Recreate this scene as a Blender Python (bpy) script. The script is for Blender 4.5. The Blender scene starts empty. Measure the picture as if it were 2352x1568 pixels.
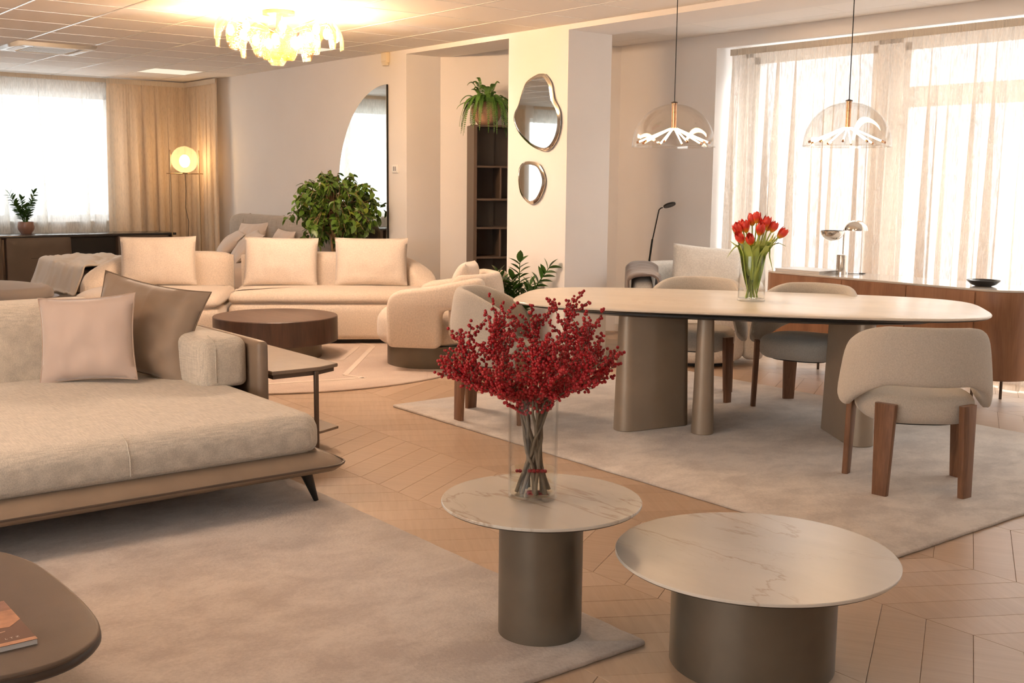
import bpy, bmesh, math, random
from mathutils import Vector, Matrix, noise as mnoise
random.seed(7)
R = math.radians
SC = bpy.context.scene
COL = SC.collection
H = 1.455                     # eye height
CEIL, CEIL2 = 2.685, 2.752    # main ceiling, ceiling of the window bay
YW, YB, XL = 5.9655, 7.655, -14.49
# ------------------------------------------------------------------ camera
def make_camera():
    f, pitch, roll, yaw = 2580.54, 0.1411838, 0.01052596, -0.90244567
    c, s = math.cos(yaw), math.sin(yaw)
    fwd = Vector((s*math.cos(pitch), c*math.cos(pitch), -math.sin(pitch)))
    right = Vector((c, -s, 0)); up = right.cross(fwd)
    r = right*math.cos(roll) + up*math.sin(roll)
    u = up*math.cos(roll) - right*math.sin(roll)
    cam = bpy.data.cameras.new('camera'); cam.sensor_width = 36.0; cam.lens = f/2352*36
    cam.clip_start = 0.05; cam.clip_end = 200
    o = bpy.data.objects.new('camera', cam); COL.objects.link(o)
    m = Matrix((( r.x, u.x, -fwd.x, 0), (r.y, u.y, -fwd.y, 0), (r.z, u.z, -fwd.z, H), (0, 0, 0, 1)))
    o.matrix_world = m
    SC.camera = o
make_camera()
# ------------------------------------------------------------------ world, daylight, exposure
SC.view_settings.view_transform = 'Standard'; SC.view_settings.look = 'None'
SC.view_settings.exposure = 0.58; SC.view_settings.gamma = 1.0; SC.view_settings.use_curve_mapping = False
SC.cycles.max_bounces = 6; SC.cycles.diffuse_bounces = 4; SC.cycles.transparent_max_bounces = 14
SC.cycles.transmission_bounces = 4; SC.cycles.glossy_bounces = 3; SC.cycles.use_adaptive_sampling = True; SC.cycles.adaptive_threshold = 0.1
SC.cycles.caustics_reflective = False; SC.cycles.caustics_refractive = False
SC.cycles.sample_clamp_indirect = 6.0
W = bpy.data.worlds.new('overcast_sky'); SC.world = W; W.use_nodes = True
bgn = W.node_tree.nodes['Background']; bgn.inputs[0].default_value = (0.93, 0.97, 1.0, 1); bgn.inputs[1].default_value = 1.6
DAY = (1.0, 0.95, 0.90)
def window_light(name, loc, rot, sx, sy, power, col=DAY):
    l = bpy.data.lights.new(name, 'AREA'); l.shape = 'RECTANGLE'; l.size = sx; l.size_y = sy
    l.energy = power; l.color = col
    o = bpy.data.objects.new(name, l); COL.objects.link(o); o.location = loc; o.rotation_euler = rot
    return o
window_light('daylight_bay_window', (-3.6, 8.5, 1.5), (R(-90), 0, 0), 6.6, 2.6, 80)
window_light('daylight_bedroom_window', (-15.1, 3.45, 1.7), (0, R(-90), 0), 1.7, 3.2, 26, (0.97, 0.98, 1.0))
window_light('daylight_corner_window', (-15.1, -1.5, 1.7), (0, R(-90), 0), 1.7, 3.0, 15, (0.97, 0.98, 1.0))
window_light('upper_sky_bay', (-3.2, 11.0, 5.4), (R(-48), 0, 0), 8.0, 4.0, 1150)
window_light('upper_sky_left', (-18.0, 1.0, 5.4), (0, R(-48), 0), 4.0, 8.0, 480, (0.97, 0.98, 1.0))
window_light('added_frontal_fill', (-1.6, -4.6, 1.75), (R(90), 0, 0), 5.6, 1.7, 105, (1.0, .95, .90))  # added fill light: soft frontal light through an assumed, unseen window
LAMP = (1.0, .77, .61)
# ------------------------------------------------------------------ helpers
class MB:
    """collects geometry for one mesh object"""
    def __init__(s): s.v = []; s.f = []
    def add(s, v, f, m=None):
        n = len(s.v)
        s.v += [tuple(m @ Vector(p)) if m is not None else tuple(p) for p in v]
        s.f += [tuple(i+n for i in q) for q in f]
        return s
    def box(s, x0, x1, y0, y1, z0, z1, m=None):
        v = [(x, y, z) for z in (z0, z1) for y in (y0, y1) for x in (x0, x1)]
        return s.add(v, [(0,2,3,1),(4,5,7,6),(0,1,5,4),(2,6,7,3),(0,4,6,2),(1,3,7,5)], m)
    def rbox(s, x0, x1, y0, y1, z0, z1, r=0.01, seg=2, m=None):
        bm = bmesh.new(); b = MB().box(x0, x1, y0, y1, z0, z1)
        vs = [bm.verts.new(p) for p in b.v]
        for q in b.f: bm.faces.new([vs[i] for i in q])
        bmesh.ops.bevel(bm, geom=bm.edges[:], offset=r, segments=seg, profile=0.5, affect='EDGES')
        bm.verts.index_update()
        s.add([v.co[:] for v in bm.verts], [[v.index for v in f.verts] for f in bm.faces], m); bm.free()
        return s
    def tube(s, pts, rad, n=8, m=None, cap=True):
        pts = [Vector(p) for p in pts]; k = len(pts)
        if not isinstance(rad, (list, tuple)): rad = [rad]*k
        v = []; up = None
        for i, p in enumerate(pts):
            t = (pts[min(i+1, k-1)] - pts[max(i-1, 0)])
            t = t.normalized() if t.length > 1e-9 else Vector((0, 0, 1))
            if up is None:
                up = Vector((0, 0, 1)) if abs(t.z) < .9 else Vector((1, 0, 0))
            a = t.cross(up)
            a = a.normalized() if a.length > 1e-6 else t.orthogonal().normalized()
            b = a.cross(t).normalized(); up = b
            for j in range(n):
                q = 2*math.pi*j/n
                v.append(p + (a*math.cos(q) + b*math.sin(q))*rad[i])
        f = [(i*n+j, i*n+(j+1) % n, (i+1)*n+(j+1) % n, (i+1)*n+j) for i in range(k-1) for j in range(n)]
        if cap: f += [tuple(range(n))[::-1], tuple((k-1)*n+j for j in range(n))]
        return s.add(v, f, m)
    def lathe(s, prof, n=40, m=None, close=False):
        """prof: (r, z) list, revolved about z"""
        v = []; f = []; k = len(prof)
        for r, z in prof:
            for j in range(n):
                q = 2*math.pi*j/n; v.append((r*math.cos(q), r*math.sin(q), z))
        rows = k if close else k-1
        for i in range(rows):
            for j in range(n):
                a, b = i*n, ((i+1) % k)*n
                f.append((a+j, a+(j+1) % n, b+(j+1) % n, b+j))
        if not close:
            if prof[0][0] > 1e-5: f.append(tuple(range(n))[::-1])
            if prof[-1][0] > 1e-5: f.append(tuple((k-1)*n+j for j in range(n)))
        return s.add(v, f, m)
    def pad(s, outline, rings, m=None, crown=0.0, flat=False):
        """stack of inset copies of a counter-clockwise outline: rings = [(inset, z)...] bottom to top"""
        n = len(outline); v = []; f = []
        P = [Vector((p[0], p[1])) for p in outline]
        N = []
        for i in range(n):
            t = P[(i+1) % n] - P[i-1]
            N.append(Vector((-t.y, t.x)).normalized())
        for ins, z in rings:
            for i in range(n):
                q = P[i] + N[i]*ins; v.append((q.x, q.y, z))
        k = len(rings)
        for i in range(k-1):
            for j in range(n): f.append((i*n+j, i*n+(j+1) % n, (i+1)*n+(j+1) % n, (i+1)*n+j))
        c = sum(P, Vector((0, 0)))/n
        f.append(tuple(range(n))[::-1])
        base = (k-1)*n; last = base
        if flat:
            f.append(tuple(base+i for i in range(n))); return s.add(v, f, m)
        steps = (0.72, 0.4) if crown else (0.6,)
        for q, t in enumerate(steps):
            st = len(v)
            for i in range(n):
                a = Vector(v[base+i][:2]); b = c + (a-c)*t
                v.append((b.x, b.y, rings[-1][1] + crown*(1-t*t)))
            for j in range(n): f.append((last+j, last+(j+1) % n, st+(j+1) % n, st+j))
            last = st
        v.append((c.x, c.y, rings[-1][1]+crown)); e = len(v)-1
        for j in range(n): f.append((last+j, last+(j+1) % n, e))
        return s.add(v, f, m)
    def shell(s, path, ends=3, n=20, ex=4.0, m=None, taper=0.55):
        """upholstered band: path = list of (x, y, z_bottom, z_top, half_thickness, lean)"""
        k = len(path); v = []; f = []
        for i, (x, y, zb, zt, th, lean) in enumerate(path):
            a, b = path[max(i-1, 0)], path[min(i+1, k-1)]
            t = Vector((b[0]-a[0], b[1]-a[1])).normalized(); nn = Vector((t.y, -t.x))
            e = min(i, k-1-i); sc = 1.0
            if e < ends: sc = math.sqrt(max(0.0, 1-(1-(e+.12)/ends)**2))
            sc2 = taper + (1-taper)*sc if e < ends else 1.0
            zc, hh = (zb+zt)/2, (zt-zb)/2*sc2
            for j in range(n):
                q = 2*math.pi*j/n; cq, sq = math.cos(q), math.sin(q)
                w = math.copysign(abs(cq)**(2/ex), cq)*th*max(sc, .15); h = math.copysign(abs(sq)**(2/ex), sq)*hh
                o = nn*(w + lean*(h/max(hh, 1e-4)))
                v.append((x+o.x, y+o.y, zc+h))
        for i in range(k-1):
            for j in range(n): f.append((i*n+j, (i+1)*n+j, (i+1)*n+(j+1) % n, i*n+(j+1) % n))
        f += [tuple(range(n)), tuple((k-1)*n+j for j in range(n))[::-1]]
        return s.add(v, f, m)
    def sphere(s, r, c=(0,0,0), n=12, k=8, m=None, sz=1.0):
        v = []; f = []
        for i in range(k+1):
            a = math.pi*i/k
            for j in range(n):
                q = 2*math.pi*j/n; v.append((c[0]+r*math.sin(a)*math.cos(q), c[1]+r*math.sin(a)*math.sin(q), c[2]-r*sz*math.cos(a)))
        for i in range(k):
            for j in range(n): f.append((i*n+j, i*n+(j+1) % n, (i+1)*n+(j+1) % n, (i+1)*n+j))
        return s.add(v, f, m)
    def mesh(s, name, smooth=40):
        me = bpy.data.meshes.new(name); me.from_pydata(s.v, [], s.f); me.validate(); 
        bm = bmesh.new(); bm.from_mesh(me); bmesh.ops.remove_doubles(bm, verts=bm.verts, dist=1e-5)
        bmesh.ops.recalc_face_normals(bm, faces=bm.faces)
        for fc in bm.faces: fc.smooth = smooth > 0
        if smooth:
            lim = R(smooth)
            for ed in bm.edges:
                ed.smooth = ed.is_boundary or ed.calc_face_angle(0) < lim if ed.is_manifold else True
        bm.to_mesh(me); bm.free()
        return me
    def build(s, name, mat, parent=None, smooth=40, loc=None, rot=None):
        me = s.mesh(name, smooth); me.materials.append(mat)
        return put(name, me, parent, loc, rot)
def put(name, me, parent=None, loc=None, rot=None):
    o = bpy.data.objects.new(name, me); COL.objects.link(o)
    if parent is not None: o.parent = parent
    if loc is not None: o.location = loc
    if rot is not None: o.rotation_euler = rot
    return o
def tag(o, label, cat, group=None):
    o['label'] = label; o['category'] = cat
    if group: o['group'] = group
    return o
def thing(name, label, cat, loc=(0,0,0), rz=0.0, group=None):
    o = bpy.data.objects.new(name, None); COL.objects.link(o); o.empty_display_size = .1
    o.location = loc; o.rotation_euler = (0, 0, rz)
    return tag(o, label, cat, group)
def struct(o): o['kind'] = 'structure'; return o
def copy_thing(root, loc, rz, label, group=None):
    r = root.copy(); COL.objects.link(r); r.location = loc; r.rotation_euler = (0, 0, rz); r['label'] = label
    if group: r['group'] = group
    for ch in list(root.children):
        c = ch.copy(); COL.objects.link(c); c.parent = r
        for g in list(ch.children):
            d = g.copy(); COL.objects.link(d); d.parent = c
    return r
def rrect(x0, x1, y0, y1, r, n=6):
    out = []
    for cx, cy, a0 in ((x1-r, y0+r, -90), (x1-r, y1-r, 0), (x0+r, y1-r, 90), (x0+r, y0+r, 180)):
        for i in range(n+1):
            a = R(a0+90*i/n); out.append((cx+r*math.cos(a), cy+r*math.sin(a)))
    return out
def dense(outline, step=.12):
    out = []
    for i, p in enumerate(outline):
        q = outline[(i+1) % len(outline)]; d = math.dist(p, q); k = max(1, int(d/step))
        out += [(p[0]+(q[0]-p[0])*j/k, p[1]+(q[1]-p[1])*j/k) for j in range(k)]
    return out
def supell(a, b, ex=2.0, n=64, rot=0.0, c=(0,0)):
    out = []
    for i in range(n):
        q = 2*math.pi*i/n; x = math.copysign(abs(math.cos(q))**(2/ex), math.cos(q))*a; y = math.copysign(abs(math.sin(q))**(2/ex), math.sin(q))*b
        out.append((c[0]+x*math.cos(rot)-y*math.sin(rot), c[1]+x*math.sin(rot)+y*math.cos(rot)))
    return out
def soft(z0, z1, r, n=5, rb=None):
    """rounded edge profile for pad()"""
    rb = r if rb is None else rb; out = []
    for i in range(n+1):
        a = math.pi/2*i/n; out.append((rb*(1-math.sin(a)), z0+rb*(1-math.cos(a))))
    for i in range(n+1):
        a = math.pi/2*i/n; out.append((r*(1-math.cos(a)), z1-r+r*math.sin(a)))
    return out
def fillet(poly, n=6):
    """rounds the corners of a polygon given as (x, y, radius)"""
    out = []; k = len(poly)
    for i in range(k):
        p, a, b = Vector(poly[i][:2]), Vector(poly[i-1][:2]), Vector(poly[(i+1) % k][:2]); r = poly[i][2]
        u, w = (a-p).normalized(), (b-p).normalized(); half = max(.02, math.acos(max(-1, min(1, u.dot(w))))/2)
        d = min(r/math.tan(half), (a-p).length*.48, (b-p).length*.48); p0, p1 = p+u*d, p+w*d
        for j in range(n+1):
            t = j/n; out.append(tuple(p0*(1-t)**2 + p*2*t*(1-t) + p1*t*t))
    return out
# ------------------------------------------------------------------ materials
def nt(name):
    m = bpy.data.materials.new(name); m.use_nodes = True
    t = m.node_tree; return m, t, t.nodes['Principled BSDF']
def col3(c): return (c[0], c[1], c[2], 1)
def node(t, k, **kw):
    n = t.nodes.new(k)
    for a, b in kw.items(): setattr(n, a, b)
    return n
def coords(t, scale=(1,1,1), kind='Object', rot=(0,0,0)):
    tc = node(t, 'ShaderNodeTexCoord'); mp = node(t, 'ShaderNodeMapping')
    mp.inputs['Scale'].default_value = scale; mp.inputs['Rotation'].default_value = rot
    t.links.new(tc.outputs[kind], mp.inputs['Vector']); return mp.outputs['Vector']
def noisetex(t, vec, scale, detail=3, rough=.5, dist=0):
    n = node(t, 'ShaderNodeTexNoise'); n.inputs['Scale'].default_value = scale; n.inputs['Detail'].default_value = detail
    n.inputs['Roughness'].default_value = rough; n.inputs['Distortion'].default_value = dist
    t.links.new(vec, n.inputs['Vector']); return n.outputs['Fac']
def ramp(t, fac, stops):
    r = node(t, 'ShaderNodeValToRGB'); e = r.color_ramp.elements
    while len(e) < len(stops): e.new(.5)
    for q, (p, c) in zip(e, stops): q.position = p; q.color = col3(c) if len(c) == 3 else c
    t.links.new(fac, r.inputs['Fac']); return r.outputs['Color']
def bump(t, b, fac, strength, dist=.002):
    n = node(t, 'ShaderNodeBump'); n.inputs['Strength'].default_value = strength; n.inputs['Distance'].default_value = dist
    t.links.new(fac, n.inputs['Height']); t.links.new(n.outputs['Normal'], b.inputs['Normal'])
def plain(name, c, rough=.5, metal=0.0, spec=.5, vary=0.0, vscale=6, bmp=0.0, bscale=200, coat=0.0, stretch=(1,1,1), sheen=0.0):
    m, t, b = nt(name)
    b.inputs['Base Color'].default_value = col3(c); b.inputs['Roughness'].default_value = rough; b.inputs['Metallic'].default_value = metal
    b.inputs['Specular IOR Level'].default_value = spec; b.inputs['Coat Weight'].default_value = coat
    if sheen: b.inputs['Sheen Weight'].default_value = sheen; b.inputs['Sheen Roughness'].default_value = .5
    if vary:
        f = noisetex(t, coords(t, stretch), vscale, 4)
        lo = [max(0, x*(1-vary)) for x in c]; hi = [min(1, x*(1+vary)) for x in c]
        t.links.new(ramp(t, f, [(.3, lo), (.7, hi)]), b.inputs['Base Color'])
    if bmp: bump(t, b, noisetex(t, coords(t), bscale, 2), bmp)
    return m
def weave(name, c, scale=140, vary=.12, bmp=.5, rough=.9, slub=.5):
    """linen-like cloth: crossed slubby threads"""
    m, t, b = nt(name); b.inputs['Roughness'].default_value = rough; b.inputs['Specular IOR Level'].default_value = .2
    b.inputs['Sheen Weight'].default_value = .25; b.inputs['Sheen Roughness'].default_value = .6
    a = noisetex(t, coords(t, (scale, scale*slub*.12, scale*slub*.12)), 1, 2)
    q = noisetex(t, coords(t, (scale*slub*.12, scale, scale)), 1, 2)
    mx = node(t, 'ShaderNodeMath', operation='ADD'); t.links.new(a, mx.inputs[0]); t.links.new(q, mx.inputs[1])
    h = node(t, 'ShaderNodeMath', operation='MULTIPLY'); h.inputs[1].default_value = .5; t.links.new(mx.outputs[0], h.inputs[0])
    lo = [x*(1-vary*1.4) for x in c]; hi = [min(1, x*(1+vary)) for x in c]
    t.links.new(ramp(t, h.outputs[0], [(.36, lo), (.64, hi)]), b.inputs['Base Color'])
    bump(t, b, h.outputs[0], bmp, .003); return m
def boucle(name, c, scale=160, bmp=.6):
    m, t, b = nt(name); b.inputs['Roughness'].default_value = .95; b.inputs['Specular IOR Level'].default_value = .15
    b.inputs['Sheen Weight'].default_value = .35; b.inputs['Sheen Roughness'].default_value = .5
    f = noisetex(t, coords(t), scale, 3, .6)
    t.links.new(ramp(t, f, [(.3, [x*.86 for x in c]), (.7, [min(1, x*1.08) for x in c])]), b.inputs['Base Color'])
    bump(t, b, f, bmp, .004); return m
def wood(name, c1, c2, axis='z', scale=5, rough=.45, bmp=.15, fine=60):
    m, t, b = nt(name); b.inputs['Roughness'].default_value = rough
    st = {'x': (.12, 1, 1), 'y': (1, .12, 1), 'z': (1, 1, .12)}[axis]
    f = noisetex(t, coords(t, [scale*k for k in st]), 1.6, 5, .6, 1.2)
    g = noisetex(t, coords(t, [fine*k for k in (st if axis != 'z' else (1, 1, .05))]), 2.0, 3, .6)
    mx = node(t, 'ShaderNodeMath', operation='MULTIPLY_ADD'); mx.inputs[1].default_value = .35
    t.links.new(g, mx.inputs[0]); t.links.new(f, mx.inputs[2])
    t.links.new(ramp(t, mx.outputs[0], [(.42, c1), (.85, c2)]), b.inputs['Base Color'])
    if bmp: bump(t, b, g, bmp, .001)
    return m
def emit(name, c, strength):
    m = bpy.data.materials.new(name); m.use_nodes = True; t = m.node_tree; t.nodes.clear()
    e = node(t, 'ShaderNodeEmission'); e.inputs[0].default_value = col3(c); e.inputs[1].default_value = strength
    o = node(t, 'ShaderNodeOutputMaterial'); t.links.new(e.outputs[0], o.inputs[0]); return m
def thin_glass(name, c=(.97, .98, .97), gloss=.12, rough=.02, edge=.6):
    """clear thin-walled glass: mostly see-through, reflecting more at grazing angles"""
    m = bpy.data.materials.new(name); m.use_nodes = True; t = m.node_tree; t.nodes.clear()
    tr = node(t, 'ShaderNodeBsdfTransparent'); tr.inputs[0].default_value = col3(c)
    gl = node(t, 'ShaderNodeBsdfGlossy'); gl.inputs['Roughness'].default_value = rough
    lw = node(t, 'ShaderNodeLayerWeight'); lw.inputs[0].default_value = .5
    pw = node(t, 'ShaderNodeMath', operation='POWER'); pw.inputs[1].default_value = 4.0; t.links.new(lw.outputs['Facing'], pw.inputs[0])
    ad = node(t, 'ShaderNodeMath', operation='MULTIPLY_ADD'); ad.inputs[1].default_value = edge; ad.inputs[2].default_value = gloss*.25
    t.links.new(pw.outputs[0], ad.inputs[0])
    mx = node(t, 'ShaderNodeMixShader'); t.links.new(ad.outputs[0], mx.inputs[0]); t.links.new(tr.outputs[0], mx.inputs[1]); t.links.new(gl.outputs[0], mx.inputs[2])
    o = node(t, 'ShaderNodeOutputMaterial'); t.links.new(mx.outputs[0], o.inputs[0]); return m
def sheer(name, c, clear=.45, thru=.6):
    m = bpy.data.materials.new(name); m.use_nodes = True; t = m.node_tree; t.nodes.clear()
    tr = node(t, 'ShaderNodeBsdfTransparent'); tr.inputs[0].default_value = (1, 1, 1, 1)
    df = node(t, 'ShaderNodeBsdfDiffuse'); df.inputs[0].default_value = col3(c)
    tl = node(t, 'ShaderNodeBsdfTranslucent'); tl.inputs[0].default_value = col3(c)
    a = node(t, 'ShaderNodeMixShader'); a.inputs[0].default_value = thru
    t.links.new(df.outputs[0], a.inputs[1]); t.links.new(tl.outputs[0], a.inputs[2])
    b = node(t, 'ShaderNodeMixShader')
    f = noisetex(t, coords(t, (90, 90, 14)), 1, 1, .7)
    mr = node(t, 'ShaderNodeMapRange'); mr.inputs['From Min'].default_value = .3; mr.inputs['From Max'].default_value = .7
    mr.inputs['To Min'].default_value = 1-clear-.12; mr.inputs['To Max'].default_value = 1-clear+.12
    t.links.new(f, mr.inputs[0]); t.links.new(mr.outputs[0], b.inputs[0])
    t.links.new(tr.outputs[0], b.inputs[1]); t.links.new(a.outputs[0], b.inputs[2])
    o = node(t, 'ShaderNodeOutputMaterial'); t.links.new(b.outputs[0], o.inputs[0]); return m
def rug_mat(name, c1, c2, scale=5.0):
    m, t, b = nt(name); b.inputs['Roughness'].default_value = .85; b.inputs['Specular IOR Level'].default_value = .25
    b.inputs['Sheen Weight'].default_value = .4; b.inputs['Sheen Roughness'].default_value = .4
    v = coords(t, (1, .68, 1), rot=(0, 0, R(35)))
    f = noisetex(t, v, scale, 6, .66, .25); g = noisetex(t, coords(t), 90, 2)
    mx = node(t, 'ShaderNodeMath', operation='MULTIPLY_ADD'); mx.inputs[1].default_value = .25
    t.links.new(g, mx.inputs[0]); t.links.new(f, mx.inputs[2])
    t.links.new(ramp(t, mx.outputs[0], [(.50, c1), (.74, c2)]), b.inputs['Base Color'])
    bump(t, b, g, .5, .004); return m
def marble(name, base, vein, seed=0.0, rough=.25, amount=.6):
    m, t, b = nt(name); b.inputs['Roughness'].default_value = rough
    tc = node(t, 'ShaderNodeTexCoord'); mp = node(t, 'ShaderNodeMapping'); mp.inputs['Location'].default_value = (seed, seed*.7, seed); mp.inputs['Rotation'].default_value = (0, 0, R(48)); mp.inputs['Scale'].default_value = (.8, 2.2, 1)
    t.links.new(tc.outputs['Object'], mp.inputs['Vector'])
    n1 = noisetex(t, mp.outputs['Vector'], .85, 7, .56, .5)
    v1 = ramp(t, n1, [(.488, (0, 0, 0)), (.500, (1, 1, 1)), (.506, (0, 0, 0))])
    n2 = noisetex(t, mp.outputs['Vector'], 1.6, 6, .6, .8)
    v2 = ramp(t, n2, [(.575, (0, 0, 0)), (.583, (.45, .45, .45)), (.591, (0, 0, 0))])
    n = noisetex(t, mp.outputs['Vector'], 2.0, 6, .6, .6)
    c0 = ramp(t, n, [(.3, [x*.92 for x in base]), (.7, [min(1, x*1.05) for x in base])])
    ad = node(t, 'ShaderNodeMath', operation='MAXIMUM'); t.links.new(v1, ad.inputs[0]); t.links.new(v2, ad.inputs[1])
    k = node(t, 'ShaderNodeMath', operation='MULTIPLY'); t.links.new(ad.outputs[0], k.inputs[0]); k.inputs[1].default_value = amount
    mx = node(t, 'ShaderNodeMixRGB'); t.links.new(k.outputs[0], mx.inputs[0]); t.links.new(c0, mx.inputs[1]); mx.inputs[2].default_value = col3(vein)
    t.links.new(mx.outputs[0], b.inputs['Base Color']); return m
M = {}
M['wall'] = plain('wall_paint', (.82, .785, .76), .85, vary=.015, vscale=2, bmp=.05, bscale=300)
M['ceiling'] = plain('mineral_ceiling_tile', (.88, .84, .80), .9, bmp=.12, bscale=500)
M['rail'] = plain('white_ceiling_rail', (.92, .91, .89), .25)
M['trim'] = plain('white_skirting', (.80, .76, .72), .5)
M['white_frame'] = plain('white_window_frame', (.85, .84, .82), .4)
M['white_plastic'] = plain('white_plastic', (.85, .83, .80), .4)
M['grey_plastic'] = plain('grey_plastic', (.25, .25, .26), .5)
M['cream_plastic'] = plain('cream_plastic', (.80, .70, .52), .45)
def plank_mat(name, attr):
    m, t, b = nt(name); b.inputs['Roughness'].default_value = .38
    f = noisetex(t, coords(t, (1, 1, 1)), 2.5, 5, .6, 1.0)
    if attr:
        a = node(t, 'ShaderNodeAttribute'); a.attribute_name = 'tone'; rnd = a.outputs['Fac']
    else:
        a = node(t, 'ShaderNodeObjectInfo'); rnd = a.outputs['Random']
    mx = node(t, 'ShaderNodeMath', operation='MULTIPLY_ADD'); mx.inputs[1].default_value = .35; t.links.new(rnd, mx.inputs[0]); t.links.new(f, mx.inputs[2])
    t.links.new(ramp(t, mx.outputs[0], [(.3, (.50, .345, .225)), (.95, (.60, .425, .29))]), b.inputs['Base Color'])
    bump(t, b, f, .06, .001); return m
M['plank'] = plank_mat('oak_parquet', False); M['plank_stuff'] = plank_mat('oak_parquet_far', True)
M['subfloor'] = plain('floor_joint', (.44, .31, .21), .8)
M['rug_a'] = rug_mat('viscose_rug_beige', (.46, .385, .335), (.62, .54, .475))
M['rug_b'] = rug_mat('viscose_rug_grey', (.50, .44, .39), (.68, .61, .54))
M['rug_c'] = rug_mat('round_rug_rose', (.55, .42, .34), (.66, .53, .43), 2.0)
M['linen'] = weave('oatmeal_linen', (.60, .54, .455), 240, .16, .6)
M['cream'] = boucle('cream_wool', (.72, .605, .495), 90, .15)
M['cream_pillow'] = boucle('cream_pillow_cloth', (.75, .645, .545), 120, .25)
M['boucle'] = boucle('ivory_boucle', (.62, .555, .475), 170, .9)
M['white_cloth'] = boucle('white_wool', (.82, .78, .72), 90, .15)
M['blush'] = plain('blush_velvet', (.53, .42, .36), .8, sheen=.6, bmp=.08, bscale=40)
M['taupe'] = plain('taupe_velvet', (.27, .20, .145), .7, sheen=.5, bmp=.15, bscale=25)
M['taupe_pipe'] = plain('taupe_piping', (.18, .13, .09), .6)
M['leather'] = plain('taupe_leather', (.24, .175, .125), .42, vary=.08, vscale=8, bmp=.12, bscale=350)
M['leather_dk'] = plain('brown_leather', (.105, .072, .052), .5, vary=.1, vscale=6, bmp=.15, bscale=300)
M['darkwood'] = wood('dark_stained_oak', (.035, .018, .012), (.085, .045, .03), 'z', 7, .4)
M['darkwood_top'] = wood('dark_stained_oak_top', (.075, .042, .03), (.13, .075, .055), 'x', 7, .35)
M['walnut'] = wood('walnut_veneer', (.19, .085, .042), (.36, .18, .095), 'z', 4, .42)
M['ashwood'] = wood('walnut_stained_ash', (.13, .055, .026), (.27, .13, .066), 'z', 14, .45, .25, 90)
M['bronze'] = plain('bronze_lacquer', (.165, .135, .10), .38, .5, vary=.12, vscale=5)
M['bronze2'] = plain('champagne_lacquer', (.36, .29, .22), .42, .45, vary=.06, vscale=5)
M['blackmetal'] = plain('black_metal', (.02, .018, .016), .4, .5)
M['brownmetal'] = plain('dark_brown_metal', (.115, .08, .058), .45, .4)
M['chrome'] = plain('mirror_chrome', (.80, .76, .70), .06, 1.0)
M['copper'] = plain('rose_copper', (.75, .42, .24), .25, 1.0)
M['marble_a'] = marble('ceramic_marble_ivory', (.62, .57, .49), (.33, .22, .14), 0.3)
M['marble_b'] = marble('ceramic_marble_cream', (.64, .58, .50), (.42, .30, .20), 2.1)
M['marble_t'] = marble('ceramic_tabletop', (.80, .71, .60), (.70, .58, .46), 4.4, .3, .5)
M['glass'] = thin_glass('clear_glass', (.992, .994, .99), .10, .02, .75)
M['dome'] = thin_glass('dome_glass', (.985, .975, .96), .3, .01, .35)
M['pane'] = thin_glass('window_pane', (.98, .99, .99), .1)
M['mirror'] = plain('mirror_silver', (.80, .82, .78), .02, 1.0)
M['mirror_edge'] = plain('bevelled_mirror_edge', (.70, .68, .63), .08, 1.0)
M['water'] = thin_glass('water', (.965, .96, .935), .12, .02, .5)
M['sheer'] = sheer('ivory_sheer', (.78, .70, .62), .32, .10)
M['sheer_w'] = sheer('white_sheer', (.86, .86, .83), .36, .4)
M['tape'] = plain('curtain_header_tape', (.68, .60, .50), .9)
M['drape'] = sheer('sand_drape', (.76, .62, .47), .0, .25)
M['berry'] = plain('red_berry', (.36, .005, .009), .32)
M['twig'] = plain('grey_brown_twig', (.15, .11, .07), .8, vary=.2, vscale=40, bmp=.3, bscale=120)
M['leaf'] = plain('ficus_leaf', (.085, .16, .018), .4, vary=.5, vscale=5)
M['zzleaf'] = plain('zz_leaf', (.05, .13, .018), .35, vary=.3, vscale=8)
M['fernleaf'] = plain('fern_frond', (.085, .20, .025), .55, vary=.35, vscale=20)
M['tulip_leaf'] = plain('tulip_leaf', (.40, .50, .11), .45, vary=.25, vscale=12)
M['bark'] = plain('ficus_bark', (.30, .18, .09), .8)
M['terracotta'] = plain('weathered_clay', (.42, .25, .16), .75, vary=.2, vscale=14, bmp=.3, bscale=60)
M['glazed'] = plain('glazed_mauve_pot', (.30, .17, .13), .18, vary=.1, vscale=10)
M['soil'] = plain('potting_soil', (.05, .035, .025), .95)
M['greige'] = weave('greige_bed_cloth', (.40, .345, .285), 110, .12, .5)
M['bedlinen'] = plain('rose_bed_linen', (.58, .47, .40), .9, sheen=.2)
M['bedpillow'] = plain('pale_rose_pillow', (.66, .56, .49), .85, sheen=.3, bmp=.1, bscale=30)
M['throw'] = plain('ivory_throw', (.66, .57, .47), .9, sheen=.3, bmp=.25, bscale=250)
M['greythrow'] = plain('mauve_grey_throw', (.19, .145, .125), .9, sheen=.4)
M['greyfab'] = plain('grey_upholstery', (.20, .165, .14), .85, sheen=.3)
M['paper'] = plain('paper_edge', (.62, .58, .54), .7)
M['black_gloss'] = plain('black_ceramic', (.015, .014, .014), .15)
M['sb_top'] = plain('glass_sideboard_top', (.60, .55, .50), .08)
# ------------------------------------------------------------------ projection of the photograph's frame (used only to choose which floor planks become single objects)
def in_frame(p, mg=40):
    cam = SC.camera; q = cam.matrix_world.inverted() @ Vector(p)
    if q.z > -.1: return None
    f = 2580.54; x = 1176 + f*q.x/-q.z; y = 784 - f*q.y/-q.z
    return (-q.z) if -mg < x < 2352+mg and -mg < y < 1568+mg else None
RUGS = [(-5.2, -2.40, -1.6, 2.455), (-6.10, -2.40, 3.83, 6.42)]
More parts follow.
